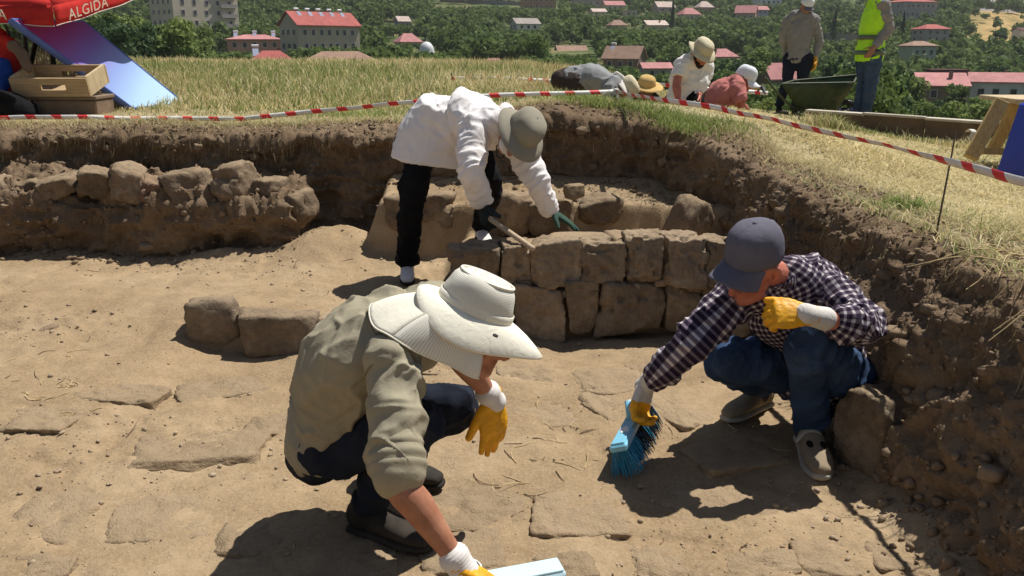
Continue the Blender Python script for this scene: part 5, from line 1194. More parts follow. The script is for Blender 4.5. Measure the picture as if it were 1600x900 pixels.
# slanted printed panel; its ramp also paints sunlit foot and parasol-shaded top
t = NT('panel_print_and_sun'); s = t.n('ShaderNodeSeparateXYZ'); t.l(t.attr('cuv').outputs['Vector'], s.inputs[0])
col = t.ramp(t.math('ADD', s.outputs[0], t.math('MULTIPLY', t.noise(t.coord(), 3), .06)), [(.0, (.46, .05, .17)), (.2, (.34, .07, .30)), (.40, (.22, .14, .50)), (.60, (.26, .36, .70)), (.8, (.42, .62, .83)), (1., (.50, .70, .88))]); t.fin(col, .35, .4)
BL, BR = PZ(208, 169, .955), PZ(288, 161, .955); TL, TR = PY(20, 30, 7.0), PY(131, 33, 7.75)
nn = unit(np.cross(BR - BL, TL - BL)); nn = nn if nn[1] < 0 else -nn
W = []; nu = 24
for sgn in (0, 1):
    for i in range(nu + 1):
        for j in range(9): W.append(lerp(lerp(TL, BL, i / nu), lerp(TR, BR, i / nu), j / 8) - nn * .055 * sgn)
n0 = (nu + 1) * 9; F = [tuple(f) for f in grid_faces(nu + 1, 9)] + [tuple(int(i) + n0 for i in f[::-1]) for f in grid_faces(nu + 1, 9)]
ring = [i * 9 for i in range(nu + 1)] + [nu * 9 + j for j in range(1, 9)] + [i * 9 + 8 for i in range(nu - 1, -1, -1)] + [j for j in range(7, 0, -1)]
F += [(ring[k], ring[(k + 1) % len(ring)], ring[(k + 1) % len(ring)] + n0, ring[k] + n0) for k in range(len(ring))]
pn = empty('printed_panel', BL, 'long purple to light blue panel leaning down to the grass under the parasol', 'panel'); o = obj('board', W, F, MATS['panel_print_and_sun'], pn, False)
W = np.array(W); F2 = [tuple(p.vertices) for p in o.data.polygons]; ii = (np.arange(len(W)) % n0) // 9 / nu; jj = (np.arange(len(W)) % 9) / 8; u = .80 * ii + .30 * jj - .05; set_corner(o.data, 'cuv', [(u[i], jj[i], 0) for f in F2 for i in f])
plain('panel_edge', (.10, .16, .45), .4, .1, 10, 0)
for a, b in ((TL, BL), (TR, BR), (BL, BR), (TL, TR)): obj('edge', *tube([a - nn * .027, b - nn * .027], [(.036, .014)] * 2, nn, 8, 2), MATS['panel_edge'], pn)
for a, b in [((80, 62, 7.35), (87, 150, 7.6)), ((60, 45, 7.3), (30, 150, 7.9))]:
    p, q = PY(*a), PY(*b); q[2] = gz(q[0], q[1]) - .02; obj('leg', *tube([p, q], [.022, .022], None, 8, 2), MATS['dark_metal'], pn)

# red parasol
P0, P1, P2 = PY(82, 8, 7.05), PY(-330, -22, 7.3), PY(330, -74, 8.9); P3 = P1 + P2 - P0; cen = (P0 + P1 + P2 + P3) / 4; pn_ = unit(np.cross(P2 - P0, P1 - P0)); pn_ = pn_ if pn_[2] > 0 else -pn_; apex = cen + pn_ * .42
par = empty('parasol', (cen[0], cen[1], gz(cen[0], cen[1])), 'tilted red parasol with white lettering on its valance', 'parasol')
def cloth_tri(a, b, c, n=12, sag=.05):
    V, F, idx = [], [], {}
    for i in range(n + 1):
        for j in range(n + 1 - i):
            u, v = i / n, j / n; w = 1 - u - v; p = a * w + b * u + c * v - pn_ * sag * 4 * u * v * 1.0 - pn_ * sag * 1.5 * w * (1 - w); idx[(i, j)] = len(V); V.append(p)
    for i in range(n):
        for j in range(n - i):
            F.append((idx[(i, j)], idx[(i + 1, j)], idx[(i, j + 1)]))
            if i + j < n - 1: F.append((idx[(i + 1, j)], idx[(i + 1, j + 1)], idx[(i, j + 1)]))
    return np.array(V), F
for a, b in ((P0, P1), (P1, P3), (P3, P2), (P2, P0)):
    o = obj('canopy_panel', *cloth_tri(apex, a, b), MATS['red_cloth'], par); m_ = o.modifiers.new('thickness', 'SOLIDIFY'); m_.thickness = .002
    L = np.linalg.norm(b - a); k = int(L / .06); W = []
    for i in range(k + 1):
        t_ = i / k; p = lerp(a, b, t_) - pn_ * .05 * 4 * t_ * (1 - t_) * .9; dn = unit(np.array([0, 0, -1.]) - pn_ * .15); outw = unit(np.cross(b - a, pn_)); outw = outw if outw @ (lerp(a, b, .5) - cen) > 0 else -outw
        sc_ = .155 - .03 * math.sin(math.pi * min(t_, 1)) 
        for j in range(4): W.append(p + dn * sc_ * j / 3 + outw * (.012 * math.sin(i * .9) * j / 3 + .02 * j / 3))
    v = obj('valance', W, grid_faces(k + 1, 4), MATS['red_cloth'], par); m_ = v.modifiers.new('thickness', 'SOLIDIFY'); m_.thickness = .002
    e = [W[i * 4 + 3] for i in range(k + 1)]; obj('trim', *tube(e, [.004] * len(e), None, 5, 1), MATS['dirty_white'], v)
plain('letter_cream', (.74, .62, .48), .8, .06, 20, 0)
def lettering(txt, a, b, start, size, parent, back=False):
    cu = bpy.data.curves.new('t', 'FONT'); cu.body = txt; cu.size = size; cu.extrude = .0015; cu.space_character = 1.12; tmp = bpy.data.objects.new('t', cu); COL.objects.link(tmp); dg = bpy.context.evaluated_depsgraph_get(); me = bpy.data.meshes.new_from_object(tmp.evaluated_get(dg)); bpy.data.objects.remove(tmp, do_unlink=True)
    X = unit(b - a); dn = unit(np.array([0, 0, -1.]) - pn_ * .15); outw = unit(np.cross(X, -dn)); outw = outw if outw[1] < 0 else -outw; n = len(me.vertices); co_ = np.empty(n * 3, np.float32); me.vertices.foreach_get('co', co_); co_ = co_.reshape(-1, 3)
    base = a + X * start - pn_ * .05 * .5 + dn * .115 + outw * .045; co_ = base + co_[:, :1] * X - co_[:, 1:2] * dn + co_[:, 2:] * outw - origin(parent); me.vertices.foreach_set('co', co_.astype(np.float32).ravel()); me.update(); me.name = 'lettering'; me.materials.clear(); return link('lettering', me, MATS['letter_cream'], parent)
lettering('ALGIDA', P0, P2, .10, .115, par); lettering('ALGIDA', P1, P0, np.linalg.norm(P0 - P1) - .83, .115, par)
top = apex + [0, 0, .03]; bot = np.array([cen[0] - .15, cen[1] + .05, gz(cen[0], cen[1]) - .1]); obj('pole', *tube([bot, lerp(bot, cen, .9), top], [.022, .022, .02], None, 12, 3), MATS['dark_metal'], par)
for a in (P0, P1, P2, P3): obj('rib', *tube([apex - pn_ * .06, a - pn_ * .02], [.009, .007], None, 6, 6), MATS['dark_metal'], par)

# kerb, trestle and blue crate on the right
a, b = PY(1262, 172, 10.2), PY(1680, 200, 8.2); kb = empty('timber_kerb', ((a[0] + b[0]) / 2, (a[1] + b[1]) / 2, .4), 'low earth-stained board kerb with pale top edge beyond the verge', 'kerb'); d = b - a; ang = math.atan2(d[1], d[0]); L = np.linalg.norm(d[:2]); til = rotz(ang) @ roty(-math.atan2(d[2], L))
c = (a + b) / 2; k = 4
for i in range(k):
    t0, t1 = i / k, (i + 1) / k; m_ = lerp(a, b, (t0 + t1) / 2); l_ = L / k - .012
    obj('board', *bbox(m_ + [0, .02, -.16 + .01 * (i % 2)], (l_, .04, .28), til, .006), MATS['earth_board'], kb, False); obj('cap', *bbox(m_ + [0, .03, -.006 + .008 * (i % 2)], (l_, .11, .028), til @ rotx(.03 * (-1) ** i), .005), MATS['concrete_pale'], kb, False)
tr = empty('trestle', PZ(1520, 246, .58), 'ochre wooden trestle standing on the verge beside a blue crate', 'trestle'); ty = 6.35
def plank(p, q, w, th, side, m, nm): X_ = unit(q - p); S_ = unit(np.asarray(side, float) - X_ * (np.asarray(side, float) @ X_)); obj(nm, *bbox((p + q) / 2, (w, th, np.linalg.norm(q - p)), np.stack([S_, np.cross(X_, S_), X_], 1), .004), MATS[m], tr, False)
plank(PY(1566, 158, ty), PY(1516, 247, ty - .1), .10, .06, (1, 0, .6), 'ochre_wood', 'leg'); plank(PY(1588, 163, ty + .45), PY(1550, 238, ty + .5), .09, .05, (1, 0, .6), 'ochre_wood', 'leg')
plank(PY(1660, 162, ty), PY(1720, 250, ty - .1), .17, .05, (1, 0, -.6), 'ochre_wood', 'leg'); plank(PY(1660, 165, ty + .5), PY(1715, 240, ty + .55), .12, .05, (1, 0, -.6), 'ochre_wood', 'leg')
obj('top', *bbox(PY(1622, 155, ty + .25), (.62, .58, .035), rotz(-.05), .004), MATS['pale_wood'], tr, False); plank(PY(1536, 236, ty + .2), PY(1700, 240, ty + .2), .05, .03, (0, 0, 1), 'ochre_wood', 'rail')
q = PY(1630, 212, 5.75); zt = PY(1630, 168, 5.75)[2]; zb = gz(q[0], q[1]) - .01; bc = empty('plastic_crate', (q[0], q[1], zb), 'deep blue plastic crate stood on end in front of the trestle', 'crate')
V, F = bbox((q[0] + .03, q[1] + .1, (zb + zt) / 2), (.25, .3, zt - zb), rotz(.2) @ roty(.2), .015); obj('shell', V, F, MATS['crate_blue'], bc, False)
for i in range(5): obj('rib', *bbox((q[0] + .02, q[1] - .055, zb + .05 + (zt - zb - .1) * i / 4), (.25, .02, .018), rotz(.2) @ roty(.12), .004), MATS['crate_blue'], bc, False)

# wheelbarrow and bucket
wy = 11.6; wb_ = empty('wheelbarrow', PZ(1278, 180, .45), 'dark green wheelbarrow standing between the two men', 'wheelbarrow')
rim = [PY(1222, 131, wy - .3), PY(1334, 129, wy - .3), PY(1340, 117, wy + .3), PY(1240, 126, wy + .3)]; bas = [PY(1246, 170, wy - .17), PY(1308, 172, wy - .17), PY(1310, 168, wy + .17), PY(1250, 166, wy + .17)]
W = []; nn_ = 8
def quadpt(Q, t): i = int(t) % 4; return lerp(Q[i], Q[(i + 1) % 4], t - int(t))
lv = [(0, 1.0), (.25, .99), (.5, .97), (.75, .95), (1, .9)]
for l_, s_ in lv:
    for i in range(32): W.append(lerp(quadpt(rim, i / 8), quadpt(bas, i / 8), l_))
W = np.array(W); F = [(i * 32 + j, i * 32 + (j + 1) % 32, (i + 1) * 32 + (j + 1) % 32, (i + 1) * 32 + j) for i in range(4) for j in range(32)] + [tuple(range(128, 160))]
o = obj('tub', W, F, MATS['green_metal'], wb_); m_ = o.modifiers.new('thickness', 'SOLIDIFY'); m_.thickness = .012
obj('rim', *tube([quadpt(rim, i / 8) for i in range(33)], [.013] * 33, None, 6, 1), MATS['green_metal'], o)
for dy_ in (-.22, .22):
    obj('handle', *tube([PY(1196, 122, wy + dy_), PY(1216, 146, wy + dy_), PY(1250, 172, wy + dy_ * .8), PY(1322, 174, wy + dy_ * .4)], [.017] * 4, None, 8, 4), MATS['green_metal'], wb_)
    p = PY(1252, 171, wy + dy_); z_ = gz(p[0], p[1]); obj('leg', *tube([p, [p[0] - .02, p[1], z_ + .01], [p[0] + .1, p[1], z_ + .01], PY(1282, 172, wy + dy_)], [.013] * 4, None, 8, 3), MATS['green_metal'], wb_)
p = PY(1322, 172, wy); z_ = gz(p[0], p[1]); V = []
wh = obj('wheel', *tube([[p[0] + .15 * math.cos(a), p[1], z_ + .18 + .15 * math.sin(a)] for a in np.linspace(0, 2 * math.pi, 25)], [.035] * 25, (0, 1, 0), 10, 1), MATS['black_plastic'], wb_); obj('hub', *tube([[p[0], p[1] - .05, z_ + .18], [p[0], p[1] + .05, z_ + .18]], [.08, .08], None, 14, 2, flat=True), MATS['dark_metal'], wh)
bp = PY(1326, 178, 12.2); zb = gz(bp[0], bp[1]); bu = empty('bucket', (bp[0], bp[1], zb), 'blue plastic bucket on the grass behind the wheelbarrow', 'bucket'); o = obj('pail', *lathe((bp[0], bp[1], zb), np.array([1., 0, 0]), np.array([0, 1., 0]), np.array([0, 0, 1.]), [(.001, .005), (.10, .0), (.125, .22), (.135, .225), (.135, .235), (.12, .235), (.098, .02), (.001, .02)], 1, 1, 28), MATS['crate_blue'], bu)
obj('bail', *tube([[bp[0] - .13, bp[1], zb + .22], [bp[0] - .1, bp[1] - .08, zb + .15], [bp[0] + .1, bp[1] - .08, zb + .15], [bp[0] + .13, bp[1], zb + .22]], [.004] * 4, None, 6, 5), MATS['dark_metal'], bu)
# shovel among the workers
p, q = PY(1118, 78, 9.4), PY(1092, 170, 9.0); o = empty('shovel', q, 'shovel with dark shaft stuck upright behind the worker in white', 'shovel'); obj('shaft', *tube([p, q], [.017, .017], None, 8, 2), MATS['stake'], o); obj('blade', *tube([q, q + [-.02, 0, -.15], q + [-.03, 0, -.3]], [(.09, .012), (.11, .012), (.03, .008)], (1, 0, 0), 10, 3), MATS['dark_metal'], o)
p, q = PY(1128, 140, 9.3), PY(1190, 136, 9.5); o = empty('pick', p, 'wooden tool shaft laid level beside the kneeling worker', 'tool'); obj('shaft', *tube([p, q], [.017, .019], None, 8, 2), MATS['handle_wood'], o); obj('head', *tube([q + [-.02, -.22, -.06], q, q + [.02, .22, -.06]], [.01, .024, .01], None, 8, 3), MATS['dark_metal'], o)

q = PY(62, 100, 8.3); n = 1800; x = rng.normal(q[0], .38, n); y = rng.normal(8.3, .3, n)
blades('dry_bush', xyz(x, y, up_z(x, y)), np.maximum(.75 - 1.1 * np.abs(x - q[0]), .15) * rng.uniform(.4, 1.15, n), np.full(n, .012), rng.uniform(.1, .7, n), STRAW[rng.integers(0, 5, n)] * rng.uniform(.5, 1.0, (n, 1)), 'tall dry straw-coloured weeds behind the slanted panel')
# ------------------------------------------------------------------ the far side of the valley
rng = np.random.default_rng(21)
for nm, c in dict(w_cream=(.56, .49, .38), w_beige=(.47, .40, .31), w_grey=(.36, .33, .31), w_white=(.60, .60, .60), w_pink=(.45, .28, .24), w_brown=(.22, .155, .115), w_orange=(.36, .22, .13), w_green=(.38, .42, .34), w_blue=(.30, .32, .42), w_stone=(.27, .24, .21)).items(): plain(nm, c, .9, .12, .35, .1, .05, 2)
def roof_mat(name, c):
    t = NT(name); co = t.coord(); c = np.array(c); w = t.n('ShaderNodeTexWave'); w.inputs['Scale'].default_value = 1.3; w.inputs['Distortion'].default_value = .4; t.l(co, w.inputs['Vector'])
    col = t.ramp(t.noise(co, .6, 6, .65), [(.3, tuple(c * .72)), (.7, tuple(c * 1.12))]); return t.fin(col, .8, .2, t.bump(w.outputs[0], .4, .06))
for nm, c in dict(r_red=(.42, .115, .10), r_pink=(.52, .235, .225), r_brown=(.34, .215, .155), r_grey=(.36, .31, .28), r_pale=(.60, .47, .41), r_dark=(.12, .04, .045)).items(): roof_mat(nm, c)
plain('window_dark', (.035, .04, .05), .2, .3, 3, 0, spec=.5); plain('window_frame', (.55, .52, .48), .7, .05, 3, 0); plain('dome_white', (.75, .75, .76), .5, .04, 3, 0)
import re
HOUSES = []; SHORTN = []
def house(label, x0, x1, ytop, yeave, ybase, d, roof, wall, roofm, rot=.35, fl=2, nf=3, name='house', deep=.75, cat_='house', side=0, balcony=0, W=None, D=None, chimney=True, heaters=0, hide=True):
    pxm = (x0 + x1) / 2; e = PY(pxm, yeave, d); b = PY(pxm, ybase, d); wpx = (x1 - x0) / FPX * d * 1.02
    if W is None: W = wpx / (math.cos(rot) + deep * abs(math.sin(rot))); D = W * deep
    hz = e[2] - b[2]; rh = max(PY(pxm, ytop, d)[2] - e[2], .3); gz_ = min(float(far_z(b[0], d)), b[2]) - 2.5
    r = empty(name, (e[0], d, b[2]), label, cat_); r.rotation_euler[2] = rot; HOUSES.append((x0 - 3, x1 + 3, ytop - 4, ybase, d)); SHORTN.append((HOUSES[-1], re.split(r' (?:with|showing|low|among|just|at|of|behind|between|near|high|below|beside|above|left|on|rising|and)(?= )', label)[0] + ('' if label.split()[0] in ('tall', 'three-storey') else ''), label))
    P = lambda nm, VF, m, par=None, sm=False: link(nm, mesh(nm, VF[0], VF[1], sm), MATS[m], par or r)
    P('wall', box((0, 0, (hz + gz_ - b[2]) / 2), (W, D, hz - (gz_ - b[2]))), wall)
    ov = .5; w2, d2 = W / 2 + ov, D / 2 + ov; rf = None
    if roof == 'gable':
        V = [(-w2, -d2, hz - .1), (w2, -d2, hz - .1), (w2, d2, hz - .1), (-w2, d2, hz - .1), (-w2, 0, hz + rh), (w2, 0, hz + rh)]; V = np.array(V + [(x, y, z + .22) for x, y, z in V], float)
        F = [(0, 1, 5, 4), (2, 3, 4, 5), (6, 10, 11, 7), (8, 11, 10, 9), (0, 6, 7, 1), (2, 8, 9, 3), (0, 4, 10, 6), (4, 3, 9, 10), (1, 7, 11, 5), (5, 11, 8, 2)]; rf = P('roof', (V, [f[::-1] for f in F]), roofm)
        P('gable', (np.array([(-W / 2, -D / 2, hz - .02), (-W / 2, D / 2, hz - .02), (-W / 2, 0, hz + rh - .1), (W / 2, -D / 2, hz - .02), (W / 2, D / 2, hz - .02), (W / 2, 0, hz + rh - .1)]), [(0, 1, 2), (3, 5, 4), (0, 2, 5, 3), (1, 4, 5, 2)]), wall)
    elif roof == 'hip':
        q = min(W * .3, D * .5); V = np.array([(-w2, -d2, hz - .1), (w2, -d2, hz - .1), (w2, d2, hz - .1), (-w2, d2, hz - .1), (-w2, -d2, hz + .12), (w2, -d2, hz + .12), (w2, d2, hz + .12), (-w2, d2, hz + .12), (-w2 + q + ov, 0, hz + rh), (w2 - q - ov, 0, hz + rh)])
        rf = P('roof', (V, [(3, 2, 1, 0), (0, 1, 5, 4), (1, 2, 6, 5), (2, 3, 7, 6), (3, 0, 4, 7), (4, 5, 9, 8), (6, 7, 8, 9), (5, 6, 9), (7, 4, 8)]), roofm)
    elif roof == 'mono':
        V = np.array([(-w2, -d2, hz - .05), (w2, -d2, hz - .05), (w2, d2, hz + rh), (-w2, d2, hz + rh), (-w2, -d2, hz + .15), (w2, -d2, hz + .15), (w2, d2, hz + rh + .2), (-w2, d2, hz + rh + .2)]); rf = P('roof', (V, [(3, 2, 1, 0), (4, 5, 6, 7), (0, 1, 5, 4), (1, 2, 6, 5), (2, 3, 7, 6), (3, 0, 4, 7)]), roofm)
        P('gable', (np.array([(s * W / 2, y, z) for s in (-1, 1) for y, z in ((-D / 2, hz - .05), (D / 2, hz - .05), (D / 2, hz + rh))]), [(0, 1, 2), (3, 5, 4), (1, 4, 5, 2), (0, 2, 5, 3)]), wall)
    else: rf = P('roof', box((0, 0, hz + .15), (W + .5, D + .5, .4)), roofm)
    if chimney and roof != 'flat': P('chimney', box((W * .18, D * .08, hz + rh * .9), (.6, .6, 1.3)), 'w_brown', rf)
    fh = hz / fl
    if nf and hz > 1.5:
        pane, frm = mesh('pane', *box((0, 0, 0), (.95, .06, min(1.25, fh * .5))), False), mesh('window', *box((0, 0, 0), (1.2, .10, min(1.5, fh * .6))), False); pane.materials.append(MATS['window_dark']); frm.materials.append(MATS['window_frame'])
        faces = [(W, lambda u: (u, -D / 2 - .03, 0.))] + ([(D, lambda u: (-W / 2 - .03, u, math.pi / 2)), (D, lambda u: (W / 2 + .03, u, math.pi / 2))] if side else [])
        for k, (len_, at_) in enumerate(faces):
            m = nf if k == 0 else side
            for f_ in range(fl):
                for i in range(m):
                    x, y, a = at_((i + .5) / m * len_ * .9 - len_ * .45 + rng.normal(0, .12)); w = link('window', frm, None, r, (x, y, fh * (f_ + .52))); w.rotation_euler[2] = a
                    p = link('pane', pane, None, w, (0, -.035 if k < 2 else .035, 0)); p.location = (0, (-.04 if k == 0 else (.04 if k == 1 else -.04)), 0)
    for i in range(balcony):
        z = fh * (i + .08); bl = P('balcony', box((W * .33, -D / 2 - .55, z + .08), (W * .26, 1.1, .16)), 'window_frame'); P('parapet', box((W * .33, -D / 2 - 1.06, z + .6), (W * .26, .08, .9)), 'w_grey', bl)
    for i in range(heaters):
        x = -W * .35 + W * .7 * i / max(heaters - 1, 1); hp = P('solar_panel', box((x, -D * .12, hz + rh * .85), (1.0, 1.8, .1), rotx(.75)), 'w_blue', rf); P('tank', tube([(x - .6, .45, hz + rh + .75), (x + .6, .45, hz + rh + .75)], [.28, .28], None, 10, 1, flat=True), 'dome_white', hp)
    return r
house('tall cream apartment block with rows of windows and corner balconies', 241, 355, -62, -50, 90, 270, 'flat', 'w_cream', 'r_grey', .93, 9, 5, 'apartment_block', cat_='building', side=4, balcony=9, W=22.5, D=12.2)
house('three-storey beige building with red gable roof and solar heaters', 447, 553, 20, 41, 104, 215, 'gable', 'w_beige', 'r_red', .86, 3, 7, 'apartment_house', cat_='building', side=3, W=18.5, D=7.4, heaters=5)
house('salmon pink house with red roof beside the tall apartment block', 355, 442, 54, 62, 96, 235, 'hip', 'w_pink', 'r_pink', .25, 2, 5, side=2, heaters=3)
house('bright red hipped roof showing above the field grass', 388, 462, 79, 98, 116, 150, 'hip', 'w_beige', 'r_red', .3, 1, 0, heaters=1)
house('wide brown hipped roof low above the field grass', 462, 604, 80, 106, 128, 125, 'hip', 'w_beige', 'r_brown', .12, 1, 0, chimney=False)
house('small house with pale roof and blue-grey wall among the trees', 617, 640, 26, 34, 45, 380, 'gable', 'w_blue', 'r_pale', .6, 1, 2)
house('small red hipped roof just behind the white dome', 617, 658, 52, 66, 78, 300, 'hip', 'w_cream', 'r_pink', .5, 1, 2)
house('pink roofed hut at the edge of the field', 751, 791, 91, 104, 118, 190, 'hip', 'w_cream', 'r_pink', .1, 1, 0, chimney=False)
house('brown block of a building at the top of the slope', 815, 866, -8, -4, 26, 480, 'flat', 'w_orange', 'r_grey', .05, 3, 6)
house('grey gabled house with white front among dense trees', 798, 842, 29, 38, 56, 360, 'gable', 'w_white', 'r_grey', .4, 2, 3, side=2)
house('tiny pink roofed cottage high on the slope', 922, 946, 14, 19, 28, 430, 'gable', 'w_cream', 'r_pale', .3, 1, 2)
house('bright pink long roof near the top of the slope', 942, 974, 2, 9, 18, 480, 'gable', 'w_cream', 'r_pink', .2, 1, 3)
house('small beige flat roofed house high among trees', 974, 994, 14, 17, 28, 430, 'flat', 'w_beige', 'r_pale', .2, 1, 2)
house('small brown hipped roof among the trees', 950, 978, 31, 40, 50, 370, 'hip', 'w_beige', 'r_brown', .3, 1, 2)
house('low long pinkish brown roof behind the bent worker', 870, 914, 72, 80, 92, 280, 'gable', 'w_pink', 'r_brown', .1, 1, 3)
house('stone house with brown gable roof behind the white t-shirt worker', 944, 1008, 73, 92, 122, 210, 'gable', 'w_brown', 'r_brown', -.45, 2, 3, side=2, heaters=1)
house('long grey terrace at the very top of the slope', 896, 946, -10, 0, 12, 500, 'gable', 'w_grey', 'r_pink', .1, 1, 5)
house('whitish pink patchy roof below the cypress', 1010, 1041, 32, 40, 52, 370, 'mono', 'w_cream', 'r_pale', .1, 1, 2)
house('dull pink roofed house left of the cypress', 1021, 1052, 3, 12, 28, 450, 'gable', 'w_grey', 'r_pale', .3, 2, 2)
house('rose red roof just right of the cypress', 1060, 1092, 12, 23, 34, 430, 'hip', 'w_cream', 'r_pink', .3, 1, 3)
house('grey pink roof above the rose red one', 1087, 1113, 2, 12, 22, 480, 'hip', 'w_pink', 'r_pale', .3, 1, 2)
house('pair-gabled pink roof on the upper slope', 1149, 1183, 9, 21, 34, 430, 'gable', 'w_pink', 'r_pink', -.4, 1, 3)
house('dark violet walled house with rose roof on the upper slope', 1177, 1199, 10, 16, 30, 440, 'gable', 'w_blue', 'r_pink', .3, 2, 2)
house('pale grey block at the top of the slope', 1180, 1218, -14, -8, 16, 500, 'flat', 'w_white', 'r_grey', .2, 3, 4)
house('rose roof behind the head of the white t-shirt worker', 1106, 1148, 76, 89, 102, 250, 'hip', 'w_cream', 'r_pink', .2, 1, 3)
house('low pink roof between the straw hat and the white t-shirt worker', 1002, 1045, 99, 107, 122, 190, 'gable', 'w_grey', 'r_pink', .1, 1, 2)
house('dusky red roof behind the wheelbarrow', 1188, 1244, 100, 124, 150, 160, 'gable', 'w_brown', 'r_pink', .3, 1, 2)
house('large grey building with red roof at the crest', 1392, 1456, -2, 4, 30, 420, 'hip', 'w_grey', 'r_red', .25, 2, 6, side=2)
house('grey house with bright red roof on the right slope', 1432, 1477, 38, 46, 66, 300, 'hip', 'w_grey', 'r_red', .2, 2, 3, side=2)
house('cream house with beige hipped roof below the bright red one', 1412, 1457, 64, 72, 92, 240, 'hip', 'w_green', 'r_brown', .2, 1, 3)
house('brown house with pink sloping roof beside the white house', 1434, 1508, 116, 134, 182, 150, 'mono', 'w_brown', 'r_pink', -.3, 2, 2, side=2)
house('dark red roof edge rising behind the brown house', 1452, 1506, 106, 111, 126, 172, 'flat', 'r_dark', 'r_dark', -.2, 1, 0)
house('white house with pink roof and dark attic band', 1514, 1598, 115, 128, 192, 150, 'gable', 'w_white', 'r_pink', -.4, 2, 3, side=3)
house('tiny white cottage on the golden slope', 1586, 1612, 44, 48, 58, 360, 'gable', 'w_white', 'r_dark', .2, 1, 1)
# domed building
c = PY(667, 90, 230); HOUSES.append((652, 682, 62, 88, 230)); r = empty('domed_building', c, 'small white domed building rising out of the trees', 'building'); s_ = 230 / FPX
obj('drum', *lathe(c, np.array([1., 0, 0]), np.array([0, 1., 0]), np.array([0, 0, 1.]), [(9 * s_, -6), (11 * s_, 0), (11 * s_, 6 * s_), (0.01, 6 * s_)], 1, 1, 12), MATS['w_white'], r); obj('dome', *lathe(c + [0, 0, 5 * s_], np.array([1., 0, 0]), np.array([0, 1., 0]), np.array([0, 0, 1.]), [(12 * s_, 0), (12 * s_, 2 * s_)] + [(11.5 * s_ * math.cos(a), 3 * s_ + 15 * s_ * math.sin(a)) for a in np.linspace(0, 1.55, 10)], 1, 1, 28), MATS['dome_white'], r); obj('finial', *tube([c + [0, 0, 22 * s_], c + [0, 0, 29 * s_]], [.15, .08], None, 6, 1), MATS['w_grey'], r)
# retaining wall near the top
a, b = PY(688, 16, 520), PY(868, 24, 500); w = empty('retaining_wall', (a + b) / 2, 'long grey retaining wall high on the slope', 'wall')
for i in range(6):
    p, q = lerp(a, b, i / 6), lerp(a, b, (i + 1) / 6); m_ = (p + q) / 2; obj('bay', *box(m_ + [0, .2 * (i % 2), 1.2], (np.linalg.norm(q - p) * .985, 1.2, 10.5), rotz(math.atan2((q - p)[1], (q - p)[0]))), MATS['w_stone'], w, False); obj('coping', *box(m_ + [0, .2 * (i % 2), 6.6], (np.linalg.norm(q - p) * .985, 1.6, .5), rotz(math.atan2((q - p)[1], (q - p)[0]))), MATS['w_grey'], w, False)
HOUSES.append((690, 866, -5, 17, 500))
# garden wall across the slope behind the grey sweater
a, b = PY(1286, 62, 330), PY(1346, 66, 320); o = empty('garden_wall', (a + b) / 2, 'dark stone garden wall between the two standing men', 'wall')
for i in range(4):
    p, q = lerp(a, b, i / 4), lerp(a, b, (i + 1) / 4); obj('bay', *box((p + q) / 2 + [0, .15 * (i % 2), .5], (np.linalg.norm(q - p) * .98, .8, 4.2), rotz(math.atan2((q - p)[1], (q - p)[0]))), MATS['w_stone'], o, False)
HOUSES.append((1284, 1348, 46, 66, 320))

# ---- trees
def crown_mesh(name, seed, n, hgt, wid, lobes, leaf, mat_, cone=False, low=.12):
    g = np.random.default_rng(seed); L = []
    for k in range(lobes):
        if cone: z = low + (1 - low) * (k + .5) / lobes; rr = wid * (1 - z) * .55 + .12; c = np.array([g.normal(0, .05), g.normal(0, .05), z * hgt]); r = np.array([rr, rr, hgt / lobes * 1.1])
        else:
            a = g.uniform(0, 6.28); q = math.sqrt(g.random()) * .62; z = g.uniform(low + .16, .84); env = math.sin(math.pi * (.12 + .8 * z)) ** .7; c = np.array([math.cos(a) * q * wid * env, math.sin(a) * q * wid * env, z * hgt]); s = g.uniform(.26, .46) * wid; r = np.array([s, s, s * g.uniform(.7, 1.0)])
        L.append((c, r, g.random()))
    ids = g.integers(0, lobes, n); D = unit_rows(g.normal(0, 1, (n, 3))); C = np.array([L[i][0] for i in ids]); Rr = np.array([L[i][1] for i in ids]); sh = g.uniform(.55, 1.08, n)[:, None]; P = C + D * Rr * sh; P[:, 2] = np.maximum(P[:, 2], low * hgt * .5)
    nr = unit_rows(D + g.normal(0, .55, (n, 3))); t1 = unit_rows(np.cross(nr, g.normal(0, 1, (n, 3)))); t2 = np.cross(nr, t1); s = leaf * g.uniform(.55, 1.35, n)[:, None]
    V = np.stack([P - t1 * s * .5, P + t2 * s * .36, P + t1 * s * .5, P - t2 * s * .36], 1).reshape(-1, 3); F = np.arange(4 * n).reshape(-1, 4); me = mesh(name, V, F, False); v = .55 * np.array([L[i][2] for i in ids]) + .45 * g.random(n); set_attr(me, 'col', np.repeat(np.stack([v, v, v], -1), 4, 0)); me.materials.append(MATS[mat_]); return me
def trunk_mesh(seed, hgt, wid, r0=.16):
    g = np.random.default_rng(seed); q = [tube([(0, 0, -1.2), (g.normal(0, .05), g.normal(0, .05), hgt * .3), (g.normal(0, .15), g.normal(0, .15), hgt * .72)], [r0 * 1.2, r0 * .8, r0 * .3], None, 8, 3)]
    for k in range(5):
        z = hgt * g.uniform(.2, .5); a = g.uniform(0, 6.28); e = np.array([math.cos(a) * wid * .6, math.sin(a) * wid * .6, z + hgt * g.uniform(.15, .35)]); q.append(tube([(0, 0, z), e * [.5, .5, 1] + [0, 0, -.1 * hgt], e], [r0 * .5, r0 * .35, r0 * .12], None, 6, 2))
    me = mesh('trunk', *cat(q)); me.materials.append(MATS['bark']); return me
KINDS = []
